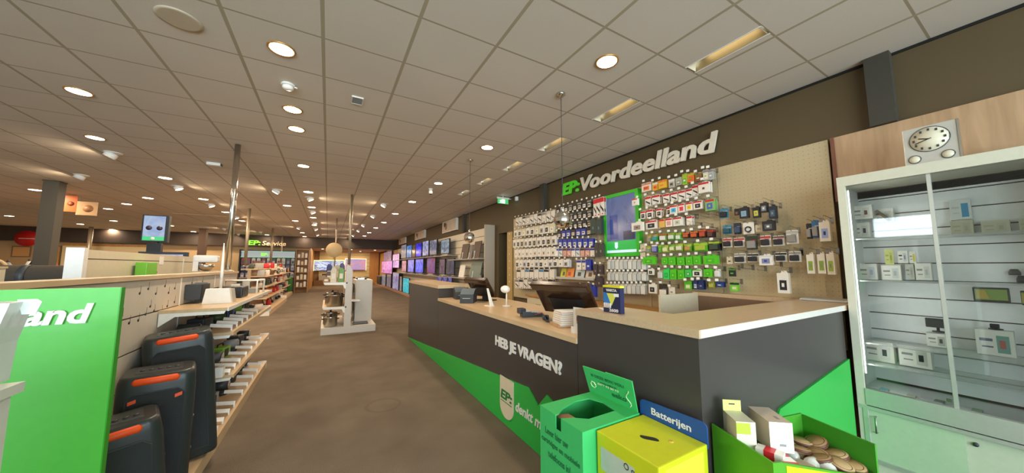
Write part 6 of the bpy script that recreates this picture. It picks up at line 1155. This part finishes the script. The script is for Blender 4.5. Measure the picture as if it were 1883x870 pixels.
# ================================================================== COLUMNS, HUNG SCREEN, POSTERS, FAR LEFT
COLM = M('column_grey', '#4f4a40', .6)
for i, (x0, x1, y0, y1, lab) in enumerate(((-5.08, -4.87, 10.2, 10.42, 'thick dark grey square column on the left'), (-5.25, -5.0, 19.9, 20.2, 'distant brown square column left of the poles'))):
    t = thing('column', lab, 'column', (x0, y0, 0)); bx('shaft', COLM if i == 0 else M('column_brown', '#5a4435', .6), t, 0, x1 - x0, 0, y1 - y0, 0, CZ - .002); bx('ceiling_collar', GROOVE, t, -.01, x1 - x0 + .01, -.01, y1 - y0 + .01, CZ - .02, CZ - .003)
t = thing('advert_screen', 'upright digital screen on a floor stand showing a pale blue and green advert', 'screen', (-3.02, 9.0, 1.98))
bx('housing', BLACK, t, -.19, .19, 0, .10, 0, .54, bev=.005)
bx('display', mat_screen('advert_blue', ['#a9c0ea', '#c4d4f2', '#9ab4e4'], .9, (2, 2, 2)), t, -.165, .14, -.003, 0, .11, .52)
dp = bx('green_band', M('advert_green', '#3a9f66', .3, emit=.7), t, -.165, .14, -.003, 0, .03, .11); b = B(); lathe(b, [(.001, 0), (.03, 0), (.03, .002), (.001, .002)], seg=16, mat=Matrix.Translation((-.02, -.004, .07)) @ Matrix.Rotation(math.radians(90), 4, 'X')); obj('round_badge', b, PAPER, dp)
for s in (-1, 1): b = B(); lathe(b, [(.001, 0), (.045, 0), (.045, .002), (.001, .002)], seg=16, mat=Matrix.Translation((-.01 + s * .075, -.004, .28)) @ Matrix.Rotation(math.radians(90), 4, 'X')); obj('advert_picture', b, M('advert_dark', '#3a3344', .4), t)
b = B(); tube(b, [(.02, .14, .3), (.02, .14, -1.97)], .03, 10); lathe(b, [(.001, -1.98), (.22, -1.98), (.2, -1.96), (.001, -1.95)], (.02, .14, 0), 20); box(b, -.03, .07, .1, .14, .2, .32); obj('floor_stand', b, BLACK, t)
bx('lower_box', BLACK, t, -.10, .10, .02, .12, -.22, -.02)
t = thing('desk_screen', 'low black screen with violet picture above the cream divider panel', 'screen', (-2.35, 7.5, 1.50)); bx('housing', BLACK, t, -.33, .26, 0, .05, .06, .24); bx('display', mat_screen('violet_low', ['#a79ad0', '#d5cbe8', '#6a78c0'], .9), t, -.16, .2, -.003, 0, .08, .2); b = B(); tube(b, [(0, .03, .07), (0, .03, 0)], .02); lathe(b, [(.001, 0), (.12, 0), (.1, .012), (.001, .014)], (0, .03, 0), 16); obj('stand', b, BLACK, t)
st = thing('screen_pedestal', 'tall pedestal under the low black screen', 'pedestal', (-2.35, 7.53, 0)); bx('body', M('pedestal_brown', '#8a735a', .5), st, -.25, .25, -.15, .15, 0, 1.48); bx('top', OAK, st, -.27, .27, -.17, .17, 1.48, 1.499)
for (px0, px1, py0, py1, c1, c2, lab) in ((118, 140, 357, 390, '#c4622c', '#8a3f22', 'orange photo poster hanging from the ceiling beside the thick column'), (142, 178, 370, 397, '#cfa77c', '#a8764c', 'beige photo poster hanging right of the orange one')):
    a = at(px0, py0, 'y', 12); c = at(px1, py1, 'y', 12); t = thing('hanging_poster', lab, 'poster', (a.x, 12, c.z)); Wp = c.x - a.x; Hp = min(a.z, CZ - .03) - c.z
    bx('sheet', C(c1), t, 0, Wp, -.006, .006, 0, Hp); b = B(); lathe(b, [(.001, 0), (Wp * .26, 0), (Wp * .26, .002), (.001, .002)], seg=14, mat=Matrix.Translation((Wp * .55, -.006, Hp * .5)) @ Matrix.Rotation(math.radians(90), 4, 'X')); obj('printed_picture', b, C(c2), t)
    b = B()
    for f in (.1, .9): tube(b, [(Wp * f, 0, Hp), (Wp * f, 0, CZ - c.z - .001)], .003, 5)
    obj('cord', b, GREY, t)
t = thing('red_round_sign', 'round red sign on the far left dark beam', 'sign', (-11.45, 22.57, 2.72)); b = B(); lathe(b, [(.001, 0), (.34, 0), (.34, .03), (.001, .03)], seg=32, mat=Matrix.Rotation(math.radians(90), 4, 'X')); obj('disc', b, M('sign_red', '#c41f1c', .4), t); b = B(); box(b, -.22, .22, -.034, -.03, -.02, .0); obj('white_line', b, WHITEP, t)
for (x0, x1, z0, z1, m_, lab) in ((-11.95, -11.5, 1.95, 2.35, '#dca468', 'square tan poster on the far left wall under the red sign'), (-11.3, -10.65, 1.5, 2.40, '#e8a548', 'amber poster on the far left wall behind the thick column')):
    t = thing('wall_poster', lab, 'poster', (x0, 22.88, z0)); bx('frame', M('pedestal_brown'), t, -.04, x1 - x0 + .04, 0, .018, -.04, z1 - z0 + .04); bx('print', C(m_), t, 0, x1 - x0, -.004, 0, 0, z1 - z0)
t = thing('kitchen_wall', 'wide pale wooden display wall with dark lettering in the far left', 'display wall', (-10.5, 22.7, 0))
bx('board', M('pale_yellow_wood', '#e6cc9c', .5), t, 0, 2.85, 0, .19, 0, 2.55); bx('top_strip', ORANGEWOOD, t, 0, 2.85, -.02, 0, 2.45, 2.56)
bx('inset', CREAM, t, .9, 2.8, -.03, 0, 0.3, 1.95)
gadget('espresso_machine', 'small dark appliance in front of the far pale display wall', 'appliance', (-9.3, 22.2, .9), [('body', DGREY, lambda b: box(b, -.2, .2, -.15, .15, 0, .5, bev=.02)), ('spout', STEEL, lambda b: tube(b, [(0, -.15, .3), (0, -.25, .3), (0, -.25, .2)], .03))])
st = thing('appliance_counter', 'long beige appliance counter before the far pale display wall', 'counter', (-9.8, 22.2, 0)); bx('body', CREAM, st, -1, 1.8, -.3, .3, 0, .86); bx('top', OAK, st, -1.02, 1.82, -.32, .32, .86, .899)
# far left table display: lamps, cloths and small goods on a long table
st = thing('display_table', 'long dark display table with small goods at the far left', 'table', (-7.0, 13.2, 0)); bx('top', BROWNWOOD, st, -2.4, 1.6, -.5, .5, 1.30, 1.35)
for x in (-2.35, 1.5):
    for y in (-.45, .4): bx('leg', DGREY, st, x, x + .06, y, y + .06, 0, 1.30)
rng = random.Random(21)
for i in range(16):
    cn, ch = [('white', '#e0dcd4'), ('black', '#222226'), ('red', '#b52a22'), ('tan', '#c29a68'), ('grey', '#85857f')][i % 5]; x = -9.2 + i * .25
    gadget('table_item', '%s bottle shaped item on the far left table, %s from the left' % (cn, ORD[i]), 'item', (x, 13.2 + .2 * math.sin(i * 2.1), 1.351), [('body', C(ch), lambda b, i=i: lathe(b, [(.001, 0), (.07 + .02 * (i % 3), 0), (.08 + .02 * (i % 2), .12), (.03, .22 + .03 * (i % 4)), (.001, .23 + .03 * (i % 4))], seg=14)), ('cap', DGREY, lambda b, i=i: lathe(b, [(.001, .28 + .03 * (i % 4)), (.02, .27 + .03 * (i % 4)), (.022, .22 + .03 * (i % 4))], seg=10))], group='items on the far left table')
t = thing('curved_lamp', 'thin curved beige hoop lamp at the far left edge', 'lamp', (-5.1, 9.0, 0)); b = B(); tube(b, [(.0, 0, .02), (0, 0, 1.55)] , .012); lathe(b, [(.001, 0), (.15, 0), (.14, .02), (.001, .022)], seg=20); obj('base', b, BROWNWOOD, t); b = B(); tube(b, [(-.35 * math.cos(a), 0, 1.50 + .16 * math.sin(a)) for a in [math.pi * k / 12 for k in range(13)]], .022, 8); obj('hoop', b, C('#c9ab7f'), t)
t = thing('ceiling_rail', 'thin dark ceiling rail with a small fitting, left of the poles', 'rail', (-3.3, 14.5, CZ - .03)); bx('track', M('rail_cream', '#c4a885', .5), t, -1.2, 1.2, -.02, .02, 0, .028); bx('fitting', DGREY, t, .3, .42, -.03, .03, -.06, 0)
t = thing('ceiling_projector', 'small pale box fitting under the ceiling left of the chrome pole', 'fitting', (-1.76, 7.1, CZ - .05)); bx('housing', WHITEP, t, -.09, .09, -.05, .05, 0, .048, bev=.008); bx('end_cap', DGREY, t, .09, .1, -.04, .04, .005, .04)
# goods packed behind the front packs of the wall boards: uncountable depth of the hooks, one object
if STUFF:
    me = bpy.data.meshes.new('packs_behind'); b = B(); mats_ = []; 
    for data, loc in STUFF:
        n0 = len(b.faces); nv = len(b.verts); b.from_mesh(data); b.verts.ensure_lookup_table(); b.faces.ensure_lookup_table()
        bmesh.ops.translate(b, verts=b.verts[nv:], vec=loc)
        mp = {}
        for i, m_ in enumerate(data.materials):
            if m_ not in mats_: mats_.append(m_)
            mp[i] = mats_.index(m_)
        for f in b.faces[n0:]: f.material_index = mp[f.material_index]
    b.to_mesh(me); b.free()
    for m_ in mats_: me.materials.append(m_)
    o = bpy.data.objects.new('packs_behind', me); sc.collection.objects.link(o)
    tag(o, 'rows of identical packs queued behind the front packs on the wall hooks', 'packs', kind='stuff')
